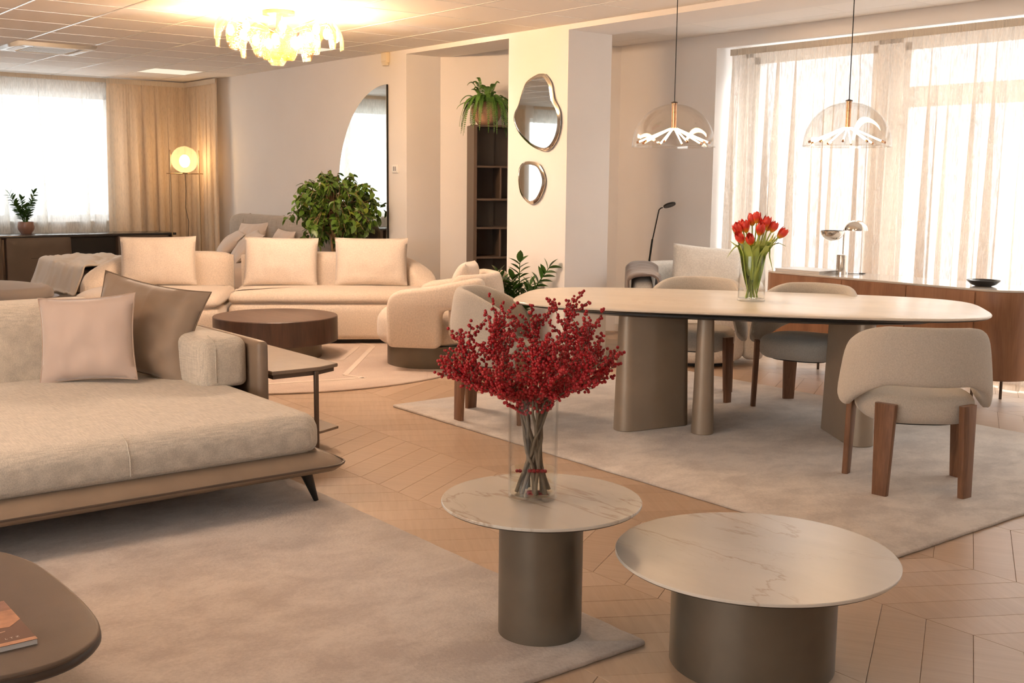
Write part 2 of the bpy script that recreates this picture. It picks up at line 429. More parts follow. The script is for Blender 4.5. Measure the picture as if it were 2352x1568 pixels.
# ------------------------------------------------------------------ floor
fl = struct(MB().box(-14.7, 3.2, -4.2, 8.3, -.12, -.005).build('floor', M['subfloor'], smooth=0))
def plank_mat2(name, attr, ang):
    m, t, b = nt(name); b.inputs['Roughness'].default_value = .36
    g = node(t, 'ShaderNodeNewGeometry'); mp = node(t, 'ShaderNodeMapping'); mp.vector_type = 'TEXTURE'
    mp.inputs['Rotation'].default_value = (0, 0, ang); mp.inputs['Scale'].default_value = (1, .07, 1)
    t.links.new(g.outputs['Position'], mp.inputs['Vector'])
    f = noisetex(t, mp.outputs['Vector'], 3.0, 5, .6, .4)
    if attr: a = node(t, 'ShaderNodeAttribute'); a.attribute_name = 'tone'; rnd = a.outputs['Fac']
    else: a = node(t, 'ShaderNodeObjectInfo'); rnd = a.outputs['Random']
    mx = node(t, 'ShaderNodeMath', operation='MULTIPLY_ADD'); mx.inputs[1].default_value = .4; t.links.new(rnd, mx.inputs[0]); t.links.new(f, mx.inputs[2])
    t.links.new(ramp(t, mx.outputs[0], [(.35, (.43, .295, .195)), (1.0, (.54, .39, .275))]), b.inputs['Base Color'])
    bump(t, b, f, .05, .001); return m
PW, PD, PS = .1705, .598, .341
PM = {}
for sg in (1, -1):
    sh = PS*sg; g = .0007
    lo = [(g, g, 0), (PW-g, g, 0), (PW-g+sh, PD-g, 0), (g+sh, PD-g, 0)]
    v = [(x, y, -.006) for x, y, z in lo] + [(x, y, -.0012) for x, y, z in lo] + \
        [(x + (0.0009 if i in (0, 3) else -0.0009), y + (0.0009 if i < 2 else -0.0009), 0) for i, (x, y, z) in enumerate(lo)]
    f = [(0,3,2,1), (8,9,10,11)] + [(a, (a+1) % 4, 4+(a+1) % 4, 4+a) for a in range(4)] + [(4+a, 4+(a+1) % 4, 8+(a+1) % 4, 8+a) for a in range(4)]
    mb = MB().add(v, f); me = mb.mesh('plank', 0); me.materials.append(plank_mat2('oak_parquet_%s' % ('rising' if sg > 0 else 'falling'), False, R(60*sg-90))); PM[sg] = (me, mb)
cells = []
for k in range(-12, 8):
    y0 = 3.372 + k*PD; sg = 1 if k % 2 == 0 else -1
    for i in range(-80, 34):
        x0 = -1.984 + i*PW + (PS if sg < 0 else 0)
        if x0 < -14.6 or x0 > 3 or y0 > 8.2: continue
        c = (x0+PW/2+PS*sg/2, y0+PD/2, 0)
        cs = [(x0, y0), (x0+PW, y0), (x0+PS*sg, y0+PD), (x0+PW+PS*sg, y0+PD)]
        hid = any(all(a+.0 < p[0] < b and q < p[1] < r for p in cs) for a, b, q, r in RUGS) or \
              all(math.dist(p, (-8.39, 4.15)) < 1.64 for p in cs) or c[1] > YB or (c[0] < -9.2 and c[1] > YW) or (c[0] < -8.6 and c[1] > 6.6)
        d = in_frame(c) if not hid else None
        cells.append((d if d else 99, x0, y0, sg))
cells.sort()
far = MB(); tone = []
for n, (d, x0, y0, sg) in enumerate(cells):
    if n < 290 and d < 50:
        put('plank', PM[sg][0], fl, (x0, y0, 0))
    else:
        far.add(PM[sg][1].v, PM[sg][1].f, Matrix.Translation((x0, y0, 0))); tone += [random.random()]*len(PM[sg][1].f)
mf = bpy.data.meshes.new('parquet_field'); mf.from_pydata(far.v, [], far.f)
at = mf.attributes.new('tone', 'FLOAT', 'FACE'); at.data.foreach_set('value', tone)
mf.materials.append(plank_mat2('oak_parquet_field', True, R(-30)))
fo = put('parquet_field', mf, fl); fo['kind'] = 'stuff'
# ------------------------------------------------------------------ ceilings
T = .6135
ce = struct(MB().box(-14.7, 3.2, -4.2, 6.0, CEIL+.012, CEIL+.12).build('ceiling', M['ceiling'], smooth=0))
ce2 = struct(MB().box(-9.6, 3.2, 6.40, 8.3, CEIL2+.012, CEIL2+.12).build('ceiling_bay', M['ceiling'], smooth=0))
struct(MB().box(-9.22, 3.1, YW, 6.432, 2.644, CEIL2+.012).build('ceiling_beam', M['wall'], smooth=0))
GX, GY = -7.205, 5.464
skip = [(-11.425, 3.32), (-13.03, 5.157), (-9.966, 5.157)]
me_tile = MB().rbox(-T/2+.002, T/2-.002, -T/2+.002, T/2-.002, 0, .011, .0025, 1).mesh('ceiling_tile', 0); me_tile.materials.append(M['ceiling'])
rest = MB()
PANEL = []
for i in range(-13, 18):
    for j in range(-16, 1):
        x0, y0 = GX+i*T, GY+j*T; x1, y1 = x0+T, min(y0+T, YW)
        x0 = max(x0, XL)
        if x1 > 3.0 or x1 <= XL+.02: continue
        cx, cy = (x0+x1)/2, (y0+y1)/2
        full = abs(x1-x0-T) < 1e-3 and abs(y1-y0-T) < 1e-3
        if full and any(abs(cx-a) < T/2 and abs(cy-b) < T/2 for a, b in skip[1:]): PANEL.append((cx, cy)); continue
        if in_frame((cx, cy, CEIL), 250):
            if full: put('ceiling_tile', me_tile, ce, (cx, cy, CEIL))
            else: MB().box(x0-cx+.002, x1-cx-.002, y0-cy+.002, y1-cy-.002, 0, .011).build('ceiling_tile', M['ceiling'], ce, 0, (cx, cy, CEIL))
        else: rest.box(x0+.002, x1-.002, y0+.002, y1-.002, CEIL, CEIL+.011)
o = rest.build('ceiling_tile_field', M['ceiling'], ce, 0); o['kind'] = 'stuff'
me_rail = MB().box(XL, 3, -.009, .009, -.0015, .004).mesh('ceiling_rail', 0); me_rail.materials.append(M['rail'])
for j in range(-16, 1): put('ceiling_rail', me_rail, ce, (0, GY+j*T, CEIL))
me_rail2 = MB().box(-.006, .006, -4, YW, -.001, .004).mesh('cross_rail', 0); me_rail2.materials.append(M['rail'])
for i in range(-11, 17): put('cross_rail', me_rail2, ce, (GX+i*T, 0, CEIL))
for i in range(-2, 16):
    for j in range(2):
        x0 = -7.19+i*.62; y0, y1 = ((6.432, 7.40), (7.40, 7.655))[j]
        MB().box(-.308, .308, -(y1-y0)/2+.002, (y1-y0)/2-.002, 0, .011).build('ceiling_tile', M['ceiling'], ce2, 0, (x0+.31, (y0+y1)/2, CEIL2))
# ------------------------------------------------------------------ walls
def wall(name, *boxes):
    b = MB()
    for q in boxes: b.box(*q)
    return struct(b.build(name, M['wall'], smooth=0))
ZT = 2.9
wall('wall_back', (XL-.2, -9.22, YW, 6.36, 0, ZT))
b = MB(); b.add([(-9.22, 6.36, 0), (-8.05, 7.655, 0), (-8.3, 7.95, 0), (-9.7, 6.36, 0), (-9.22, 6.36, ZT), (-8.05, 7.655, ZT), (-8.3, 7.95, ZT), (-9.7, 6.36, ZT)],
      [(0,1,2,3), (4,7,6,5), (0,4,5,1), (1,5,6,2), (2,6,7,3), (3,7,4,0)]); struct(b.build('wall_alcove', M['wall'], smooth=0))
wall('wall_pillar', (-7.64, -6.876, YW, 6.432, 0, 2.644))
wall('wall_bay', (-8.3, -6.84, YB, 8.2, 0, ZT), (-6.84, 3.2, YB, 7.70, 2.63, ZT), (-6.84, 3.2, 7.70, 8.2, 2.66, ZT),
     (-5.477, -5.25, 8.05, 8.2, 0, 2.66), (-2.40, -2.15, 8.05, 8.2, 0, 2.66), (.7, 3.2, 8.05, 8.2, 0, 2.66), (-6.84, -6.757, 8.05, 8.2, 0, 2.66), (-6.84, 3.2, 8.05, 8.2, 2.575, 2.66), (-6.84, 3.2, 8.05, 8.2, 0, .10))
wall('wall_left', (XL-.22, XL, -4.2, YW, 0, .93), (XL-.22, XL, -4.2, YW, 2.485, ZT), (XL-.22, XL, 4.95, YW, .93, 2.485), (XL-.22, XL, .10, 2.05, .93, 2.485), (XL-.22, XL, -4.2, -3.0, .93, 2.485))
wall('wall_front', (-14.7, -4.6, -4.2, -4.0, 0, ZT), (1.4, 3.2, -4.2, -4.0, 0, ZT), (-4.6, 1.4, -4.2, -4.0, 0, .85), (-4.6, 1.4, -4.2, -4.0, 2.6, ZT))  # opening assumed behind the camera, added to admit the frontal fill
wall('wall_right', (3.0, 3.2, -4.0, YB, 0, ZT))
for n, q in enumerate(((-8.05, -6.86, YB-.014, YB, 0, .075), (-7.64, -6.876, YW-.012, YW, 0, .075), (-6.876, -6.864, YW-.012, 6.432, 0, .075), (XL, -9.22, YW-.012, YW, 0, .075))):
    struct(MB().rbox(*q, .003, 1).build('baseboard_%s' % ('bay', 'pillar_front', 'pillar_side', 'back')[n], M['trim'], smooth=0))
# windows: frames and panes
def window(n, axis, at, a0, a1, z0, z1, vbars, hbars):
    fw = .06
    def bx(mb, p0, p1, q0, q1, d=.05):
        if axis == 'y': mb.box(p0, p1, at-d/2, at+d/2, q0, q1)
        else: mb.box(at-d/2, at+d/2, p0, p1, q0, q1)
    fr = MB()
    for q in ((a0, a0+fw, z0, z1), (a1-fw, a1, z0, z1), (a0, a1, z0, z0+fw), (a0, a1, z1-fw, z1)): bx(fr, *q)
    root = struct(fr.build('window_%d' % n, M['white_frame'], smooth=0))
    for p in vbars: m = MB(); bx(m, p-.045, p+.045, z0+fw, z1-fw, .045); m.build('mullion', M['white_frame'], root, 0)
    for h0, h1 in hbars: m = MB(); bx(m, a0+fw, a1-fw, h0, h1, .046); m.build('transom', M['white_frame'], root, 0)
    xs = [a0+fw] + [q for p in vbars for q in (p-.045, p+.045)] + [a1-fw]
    zs = [z0+fw] + [q for h in hbars for q in h] + [z1-fw]
    for i in range(0, len(xs), 2):
        for j in range(0, len(zs), 2):
            m = MB(); bx(m, xs[i], xs[i+1], zs[j], zs[j+1], .008); m.build('pane', M['pane'], root, 0)
window(1, 'y', 8.10, -6.757, -5.477, .10, 2.575, [], [])
window(2, 'y', 8.10, -5.25, -2.40, .10, 2.575, [-3.82], [(2.07, 2.23)])
window(3, 'y', 8.10, -2.15, .70, .10, 2.575, [-.7], [(2.07, 2.23)])
window(4, 'x', XL-.12, 2.05, 4.95, .93, 2.485, [3.45], [])
window(5, 'x', XL-.12, -3.0, .10, .93, 2.485, [-1.45], [])
window(6, 'y', -4.1, -4.6, 1.4, .85, 2.6, [-2.6, -.6], [])  # unseen window, assumed and added only for the frontal fill light
for n, (y0, y1) in enumerate(((2.05, 4.95), (-3.0, .10))):
    struct(MB().rbox(XL-.1, XL+.06, y0, y1, .90, .93, .006).build('trim_%d' % (n+1), M['trim'], smooth=0))
# ------------------------------------------------------------------ curtains
def curtain(name, label, cat, p0, p1, z0, z1, mat, seed, wl=.15, amp=.05, step=.011, tape=None, puddle=0.0, group=None, flare=.0, nz=22, fw=.25):
    rnd = random.Random(seed)
    p0, p1 = Vector((*p0, 0)), Vector((*p1, 0)); L = (p1-p0).length; d = (p1-p0).normalized(); nrm = Vector((d.y, -d.x, 0))
    # irregular folds
    xs = [0.0]
    while xs[-1] < L: xs.append(xs[-1] + wl*rnd.uniform(.45, 1.6))
    am = [amp*rnd.uniform(.5, 1.3)*(1 if i % 2 else -1) for i in range(len(xs)+1)]
    lean = [rnd.uniform(-.4, .4)*wl for _ in am]
    def fold(u):
        for i in range(len(xs)-1):
            if u <= xs[i+1]:
                t = (u-xs[i])/(xs[i+1]-xs[i]); s = .5-.5*math.cos(math.pi*t)
                return am[i]*(1-s)+am[i+1]*s, lean[i]*(1-s)+lean[i+1]*s, i+t
        return 0, 0, 0
    nu = int(L/step); v = []; f = []
    for j in range(nz+1):
        tz = j/nz; z = z1 + (z0-z1)*tz
        g = min(1, .12 + 1.1*tz**.55)
        for i in range(nu+1):
            u = L*i/nu; a, l, ph = fold(u)
            side = math.sin(2*math.pi*ph)*wl*fw*g
            a2 = a*g + .006*math.sin(u*190+j*.15)*(1-g) + .003*mnoise.noise((u*9, tz*5, seed))
            e = flare*tz*(u/L-.5)*2
            pz = z
            if puddle and j >= nz-1:
                a2 += puddle*(.5+mnoise.noise((u*4, 3, seed)))*(1 if j == nz else .4); pz = max(z, .006+.012*abs(mnoise.noise((u*7, 1, seed))))
            q = p0 + d*(u + side + l*g + e) + nrm*a2
            v.append((q.x, q.y, pz))
    w = nu+1
    f = [(j*w+i, j*w+i+1, (j+1)*w+i+1, (j+1)*w+i) for j in range(nz) for i in range(nu)]
    root = thing(name, label, cat, (p0+p1)/2 + Vector((0, 0, z0)), 0, group)
    inv = Matrix.Translation(-((p0+p1)/2 + Vector((0, 0, z0))))
    c = MB().add(v, f, inv).build('fabric', mat, root, 180)
    if tape:
        tv = []; tf = []; n2 = int(L/.008)
        for j in range(2):
            for i in range(n2+1):
                u = L*i/n2; q = p0 + d*u + nrm*(.014 + .007*math.sin(u*2*math.pi/.022+.6*math.sin(u*13)))
                tv.append((q.x, q.y, z1+.004-j*tape))
        tf = [(i, i+1, n2+2+i, n2+1+i) for i in range(n2)]
        MB().add(tv, tf, inv).build('header_tape', M['tape'] if tape < .1 else mat, root, 180)
    return root
curtain('sheer_curtain', 'floor-length ivory sheer curtain behind the walnut sideboard', 'curtain', (-6.80, 7.80), (.9, 7.80), .012, 2.622, M['sheer'], 3, .092, .045, .007, .055, .10, fw=.42)
curtain('sheer_curtain', 'white sheer curtain over the far left window, behind the desk', 'curtain', (XL+.10, 1.75), (XL+.10, 4.92), .02, 2.67, M['sheer_w'], 5, .12, .03, .011, .05)
curtain('sheer_curtain', 'white sheer curtain seen only in the wall mirrors, near side of the window wall', 'curtain', (XL+.10, -3.1), (XL+.10, .12), .02, 2.67, M['sheer_w'], 8, .12, .03, .014, .05)
curtain('drape', 'sand-coloured drape left of the corner, behind the globe floor lamp', 'curtain', (XL+.22, 4.84), (XL+.22, 5.87), .02, 2.665, M['drape'], 11, .085, .045, .008, .06, 0, 'sand drapes in the corner')
curtain('drape', 'narrow sand-coloured drape along the white wall, right of the corner', 'curtain', (XL+.17, 5.84), (-13.28, 5.84), .02, 2.665, M['drape'], 14, .085, .04, .008, .06, 0, 'sand drapes in the corner')
curtain('drape', 'sand-coloured drape on the pier between the two left windows, seen in mirrors', 'curtain', (XL+.12, .3), (XL+.12, 1.7), .02, 2.665, M['drape'], 17, .1, .04, .014, .06, 0, 'sand drapes in the corner')
# ------------------------------------------------------------------ rugs
def rug(name, label, outline, mat, h=.016):
    c = (sum(p[0] for p in outline)/len(outline), sum(p[1] for p in outline)/len(outline))
    rnd = random.Random(len(outline))
    o = MB().pad([(x-c[0]+rnd.uniform(-.002, .002), y-c[1]+rnd.uniform(-.002, .002)) for x, y in dense(outline, .05)], [(.004, .0006), (0, .005), (.001, h*.75), (.006, h)]).build(name, mat, None, 60, (c[0], c[1], 0))
    return tag(o, label, 'rug')
def rr(q, r=.015): return rrect(q[0], q[1], q[2], q[3], r, 3)
rug('area_rug', 'large beige viscose rug under the linen sofa and small marble table', rr(RUGS[0]), M['rug_a'])
rug('area_rug', 'large pale grey viscose rug under the dining table and chairs', rr(RUGS[1]), M['rug_b'])
ro = rug('round_rug', 'round rose-beige rug under the dark drum coffee table', [(-8.39+1.66*math.cos(q*math.pi/60), 4.15+1.66*math.sin(q*math.pi/60)) for q in range(120)], M['rug_c'], .014)
# carved pale lines of the round rug
lm = plain('rug_line', (.72, .60, .50), .9)
def rline(p, q, w=.022): 
    p, q = Vector(p), Vector(q); d = (q-p).normalized(); n = Vector((-d.y, d.x))*w
    return MB().add([(*(p+n), .0142), (*(p-n), .0142), (*(q-n), .0142), (*(q+n), .0142), (*(p+n), .016), (*(p-n), .016), (*(q-n), .016), (*(q+n), .016)], [(0,1,2,3), (4,7,6,5), (0,4,5,1), (1,5,6,2), (2,6,7,3), (3,7,4,0)])
for p, q in (((1.13, 0), (-.03, .95)), ((1.13, 0), (1.32, .05)), ((1.32, .05), (1.05, -1.0)), ((-.03, .95), (-1.2, .9)), ((.49, .33), (-.06, .80))):
    rline(p, q).build('carved_line', lm, ro, 0)
CAMR = Vector((.6197, .7848, 0)); CAMB = Vector((.785, -.62, 0))    # directions across and towards the viewer's side of the room
# ------------------------------------------------------------------ cushions
def pillow_mb(w, h, t, pinch=.05, seed=1, wr=.006, n=22, ex=.5, sag=0.0):
    v = []; f = []; rim = []
    for sd in (1, -1):
        for j in range(n+1):
            for i in range(n+1):
                u, q = -1+2*i/n, -1+2*j/n
                x = w/2*u*(1-pinch*(1-q*q)); z = h/2*q*(1-pinch*(1-u*u)) - sag*(1-u*u)*(q+1)/2
                y = sd*t/2*(max(0, (1-u**2)*(1-q**2)))**ex
                k = (1-abs(u)**6)*(1-abs(q)**6)
                y += k*wr*(mnoise.noise((x*9+seed, z*9, sd*3+seed)) + .6*mnoise.noise((x*22, z*5+seed, sd*2)))
                v.append((x, y, z+h/2))
    w1 = n+1; off = w1*w1
    for j in range(n):
        for i in range(n):
            f.append((j*w1+i, j*w1+i+1, (j+1)*w1+i+1, (j+1)*w1+i)); f.append((off+j*w1+i, off+(j+1)*w1+i, off+(j+1)*w1+i+1, off+j*w1+i+1))
    ring = [(i, 0) for i in range(n)] + [(n, j) for j in range(n)] + [(n-i, n) for i in range(n)] + [(0, n-j) for j in range(n)]
    return MB().add(v, f), [v[j*w1+i] for i, j in ring]
def pillow(name, label, w, h, t, mat, loc, yaw, lean, roll=0.0, pinch=.05, seed=1, wr=.006, pipe=None, group=None, ex=.5, sag=0.0):
    mb, rim = pillow_mb(w, h, t, pinch, seed, wr, 22, ex, sag)
    o = mb.build(name, mat, None, 80); tag(o, label, 'pillow', group)
    o.matrix_world = Matrix.Translation(loc) @ Matrix.Rotation(yaw, 4, 'Z') @ Matrix.Rotation(lean, 4, 'X') @ Matrix.Rotation(roll, 4, 'Y')
    if pipe:
        MB().tube(rim + rim[:2], .004, 6, cap=False).build('piping', pipe, o, 60)
    return o
# ------------------------------------------------------------------ linen sofa in front
sf = thing('linen_sofa', 'long oatmeal linen sofa with taupe leather base in the left foreground', 'sofa', (-5.3, 1.0, 0))
def L(x, y): return (x+5.3, y-1.0)
def sofapad(name, x0, x1, y0, y1, z0, z1, r, mat, corner=.1, crown=0.0, rb=None, parent=sf, step=.12, n=5):
    ol = dense([L(*p) for p in rrect(x0, x1, y0, y1, corner, 6)], step)
    return MB().pad(ol, soft(z0, z1, r, n, rb), crown=crown).build(name, mat, parent, 60)
G0 = .016
bs = MB().pad(dense([L(*p) for p in rrect(-6.42, -4.33, -1.2, 2.50, .10, 6)], .15), [(.10, .150), (.03, .158), (.004, .176), (0, .186), (.006, .194), (.03, .210), (.10, .238), (.16, .246)]).build('leather_base', M['leather'], sf, 60)
MB().tube([(*L(*p), .190) for p in rrect(-6.425, -4.326, -1.205, 2.505, .10, 6)] + [(*L(-4.43, -1.205), .190)], .005, 6, cap=False).build('piping', M['leather_dk'], bs, 60)
st = sofapad('seat_cushion', -6.10, -4.42, -1.1, 2.42, .232, .415, .085, M['linen'], .10, .022, .05, n=6)
MB().tube([(*L(-4.412, 1.53), .26), (*L(-4.413, 1.53), .335), (*L(-4.44, 1.53), .392), (*L(-4.50, 1.53), .42)], .0022, 5).build('seam', M['linen'], st, 60)
bk = sofapad('back_cushion', -6.48, -6.08, -1.1, 2.06, .25, .80, .12, M['linen'], .12, .0, .05)
MB().tube([(*L(-6.075, 1.75), z) for z in (.45, .55, .66)] + [(*L(-6.11, 1.75), .75), (*L(-6.2, 1.75), .802), (*L(-6.3, 1.75), .803)], .0025, 5).build('seam', M['linen'], bk, 60)
ar = sofapad('arm_cushion', -6.30, -5.33, 2.22, 2.485, .40, .655, .06, M['linen'], .06, .008, .03)
MB().tube([(*L(-5.327, 2.30), .43), (*L(-5.327, 2.30), .60), (*L(-5.352, 2.30), .646), (*L(-5.42, 2.30), .662)], .0025, 5).build('seam', M['linen'], ar, 60)
ls = sofapad('leather_arm_shell', -6.50, -5.24, 2.49, 2.555, .20, .635, .028, M['leather'], .03)
sofapad('leather_back_shell', -6.56, -6.485, -1.15, 2.50, .20, .66, .03, M['leather'], .03)
for x, y, dx, dy in ((-4.46, 2.335, .04, .035), (-6.2, 2.335, -.04, .035), (-4.46, -1.0, .04, -.035), (-6.2, -1.0, -.04, -.035)):
    a = L(x, y)
    MB().tube([(a[0], a[1], .152), (a[0]+dx*.2, a[1]+dy*.2, .13), (a[0]+dx, a[1]+dy, G0 if x > -5 else .0)], [.034, .026, .011], 10).build('leg', M['blackmetal'], sf, 60)
pillow('scatter_pillow', 'blush pink velvet pillow with piped edge on the linen sofa', .50, .44, .16, M['blush'], (-5.72, 1.79, .43), R(50), R(-12), R(-4), .08, 3, .022, plain('blush_piping', (.50, .38, .31), .6))
pillow('scatter_pillow', 'large taupe velvet pillow with dark piping behind the blush one', .62, .52, .17, M['taupe'], (-5.80, 2.02, .435), R(44), R(-22), R(10), .10, 9, .05, M['taupe_pipe'])
# ------------------------------------------------------------------ console beside the sofa arm
ct = thing('console_table', 'low brown leather-topped console against the linen sofa arm', 'side table', (-5.75, 2.75, 0))
ol = [(-.85, -.17), (.48, -.17), (.48, .11), (.42, .25), (-.85, .25)]
MB().pad(ol, [(.004, .448), (0, .452), (0, .464), (.004, .468)]).build('table_top', M['leather'], ct, 30)
MB().pad([(p[0]*.97, p[1]*.93) for p in ol], [(0, .424), (0, .447)]).build('top_frame', M['brownmetal'], ct, 30)
MB().pad(ol, [(0, .105), (0, .118)]).build('lower_shelf', M['leather'], ct, 30)
for x, y in ((.47, .09), (-.82, .09)): MB().rbox(x-.011, x+.011, y-.011, y+.011, 0, .447, .003, 1).build('post', M['brownmetal'], ct, 30)
# ------------------------------------------------------------------ rounded brown coffee table bottom left
lt = thing('coffee_table', 'brown leather-topped coffee table with soft triangular outline, bottom left', 'coffee table', (-3.25, .35, 0))
pts = [(-2.615, .55), (-2.61, .70), (-2.66, .80), (-2.76, .868), (-2.93, .893), (-3.20, .893), (-3.42, .868), (-3.60, .78), (-3.78, .55), (-3.86, .25), (-3.80, -.02), (-3.60, -.20), (-3.30, -.26), (-3.0, -.18), (-2.78, .05), (-2.66, .32)]
def smooth_loop(p, k=6):
    out = []; n = len(p)
    for i in range(n):
        a, b, c, d = (Vector(p[(i+j-1) % n]) for j in range(4))
        for q in range(k):
            t = q/k; out.append(tuple(.5*((2*b) + (c-a)*t + (2*a-5*b+4*c-d)*t*t + (3*b-a-3*c+d)*t**3)))
    return out
ol = [(p[0]+3.25, p[1]-.35) for p in smooth_loop(pts)]
tp = MB().pad(ol, [(.02, .316), (.003, .319), (.002, .324), (.006, .3285), (.012, .330)]).build('table_top', M['leather_dk'], lt, 50)
MB().pad(ol, [(.03, .291), (.006, .296), (0, .304), (0, .312), (.004, .3185)]).build('rim', plain('dark_table_edge', (.055, .038, .028), .4), lt, 50)
MB().pad([(p[0]*.85, p[1]*.85) for p in ol], [(0, .286), (0, .292)]).build('underside', M['brownmetal'], lt, 40)
MB().pad([(p[0]*.55, p[1]*.55) for p in ol], [(0, .08), (0, .287)]).build('core', M['brownmetal'], lt, 40)
MB().pad([(p[0]*.66, p[1]*.66) for p in ol], [(0, G0), (0, G0+.02)]).build('foot_plate', M['brownmetal'], lt, 40)
MB().pad([(p[0]*.5, p[1]*.5) for p in ol], [(0, G0+.02), (0, .085)]).build('foot', M['brownmetal'], lt, 40)
# magazine with a photographic cover
mg = thing('magazine', 'softcover magazine with orange interior photo, lying on the brown coffee table', 'magazine', (-2.906, .607, .3305), R(90))
MB().box(-.105, .105, -.1535, .1535, 0, .0125).build('pages', M['paper'], mg, 0)
cv = MB().box(-.106, .106, -.1545, .1545, .0125, .0135).build('cover', plain('cover_brown', (.16, .075, .045), .3), mg, 0)
def patch(name, pts, c, z=.0137, rough=.3):
    return MB().add([(x, y, z) for x, y in pts], [tuple(range(len(pts)))]).build(name, plain('print_%s' % name, c, rough, vary=.25, vscale=30), cv, 0)
patch('print_wood', [(-.106, -.1545), (.106, -.1545), (.106, -.135), (-.106, -.135)], (.55, .27, .15))
patch('print_wall', [(-.106, .02), (.106, .02), (.106, .1545), (-.106, .1545)], (.30, .14, .09))
patch('print_drape', [(.03, -.03), (.07, -.04), (.106, .0), (.106, .08), (.055, .08)], (.46, .22, .12), .0139)
patch('print_lamp', [(-.06, .02), (.055, .0), (.06, .03), (.045, .09), (-.06, .10)], (.85, .36, .11), .0141)
patch('print_shelf', [(-.106, -.088), (.04, -.062), (.055, -.06), (.055, -.064), (.04, -.068), (-.106, -.094)], (.62, .36, .24), .0139)
for k in range(7):
    x = -.05+k*.0125; patch('print_slat', [(x, -.074+k*.002), (x+.008, -.073+k*.002), (x+.005, -.035+k*.001), (x-.002, -.036+k*.001)], (.72, .55, .45), .0140)
tc = bpy.data.curves.new('title', 'FONT'); tc.body = 'LTZ'; tc.size = .0125; tc.space_character = 1.9; tc.align_x = 'RIGHT'
to = bpy.data.objects.new('title_tmp', tc); COL.objects.link(to)
bpy.context.view_layer.update()
tm = bpy.data.meshes.new_from_object(to.evaluated_get(bpy.context.evaluated_depsgraph_get())); bpy.data.objects.remove(to)
tm.materials.clear(); tm.materials.append(plain('title_white', (.85, .80, .74), .4)); tm.name = 'title_lettering'
put('title_lettering', tm, cv, (.074, -.118, .0142))
# ------------------------------------------------------------------ two round marble-topped tables
def round_table(label, loc, r, rb, h, mat, bot):
    t = thing('side_table', label, 'coffee table', loc)
    MB().lathe([(0, h-.010), (r-.002, h-.010), (r, h-.008), (r, h-.002), (r-.002, h), (0, h)], 96).build('stone_top', mat, t, 40)
    MB().lathe([(0, h-.026), (r-.045, h-.026), (r-.006, h-.0135), (r-.004, h-.010), (0, h-.010)], 96).build('rim', M['blackmetal'], t, 40)
    MB().lathe([(0, bot), (rb, bot), (rb, h-.026), (0, h-.026)], 72).build('pedestal', M['bronze'], t, 40)
    return t
round_table('tall small round marble-topped table with bronze drum base, holding the berry vase', (-2.67, 2.235, 0), .32, .135, .455, M['marble_a'], G0)
round_table('wide low round marble-topped table with bronze drum base, in the right foreground', (-2.125, 2.63, 0), .425, .25, .345, M['marble_b'], 0.0)
# ------------------------------------------------------------------ glass vases
def vase(name, label, loc, r, h, water, base=.016, rt=None):
    rt = rt or r
    t = thing(name, label, 'vase', loc); w = .004
    MB().lathe([(0, 0), (r-.004, 0), (r, .004), (rt, h-.002), (rt-w/2, h), (rt-w, h-.002), (r-w, base+.003), (r-w-.004, base), (0, base)], 64).build('glass_body', M['glass'], t, 35)
    MB().lathe([(0, base+.001), (r-w-.0015, base+.001), (r-w-.0012, water), (0, water)], 48).build('water', M['water'], t, 35)
    return t
VB = Vector((-2.700, 2.222, .455)); VT = Vector((-4.415, 5.325, .757))
vase('glass_vase', 'clear cylinder vase of red berry branches on the small marble table', VB, .078, .332, .095)
vase('glass_vase', 'clear cylinder vase of red tulips on the dining table', VT, .083, .275, .072, rt=.074)
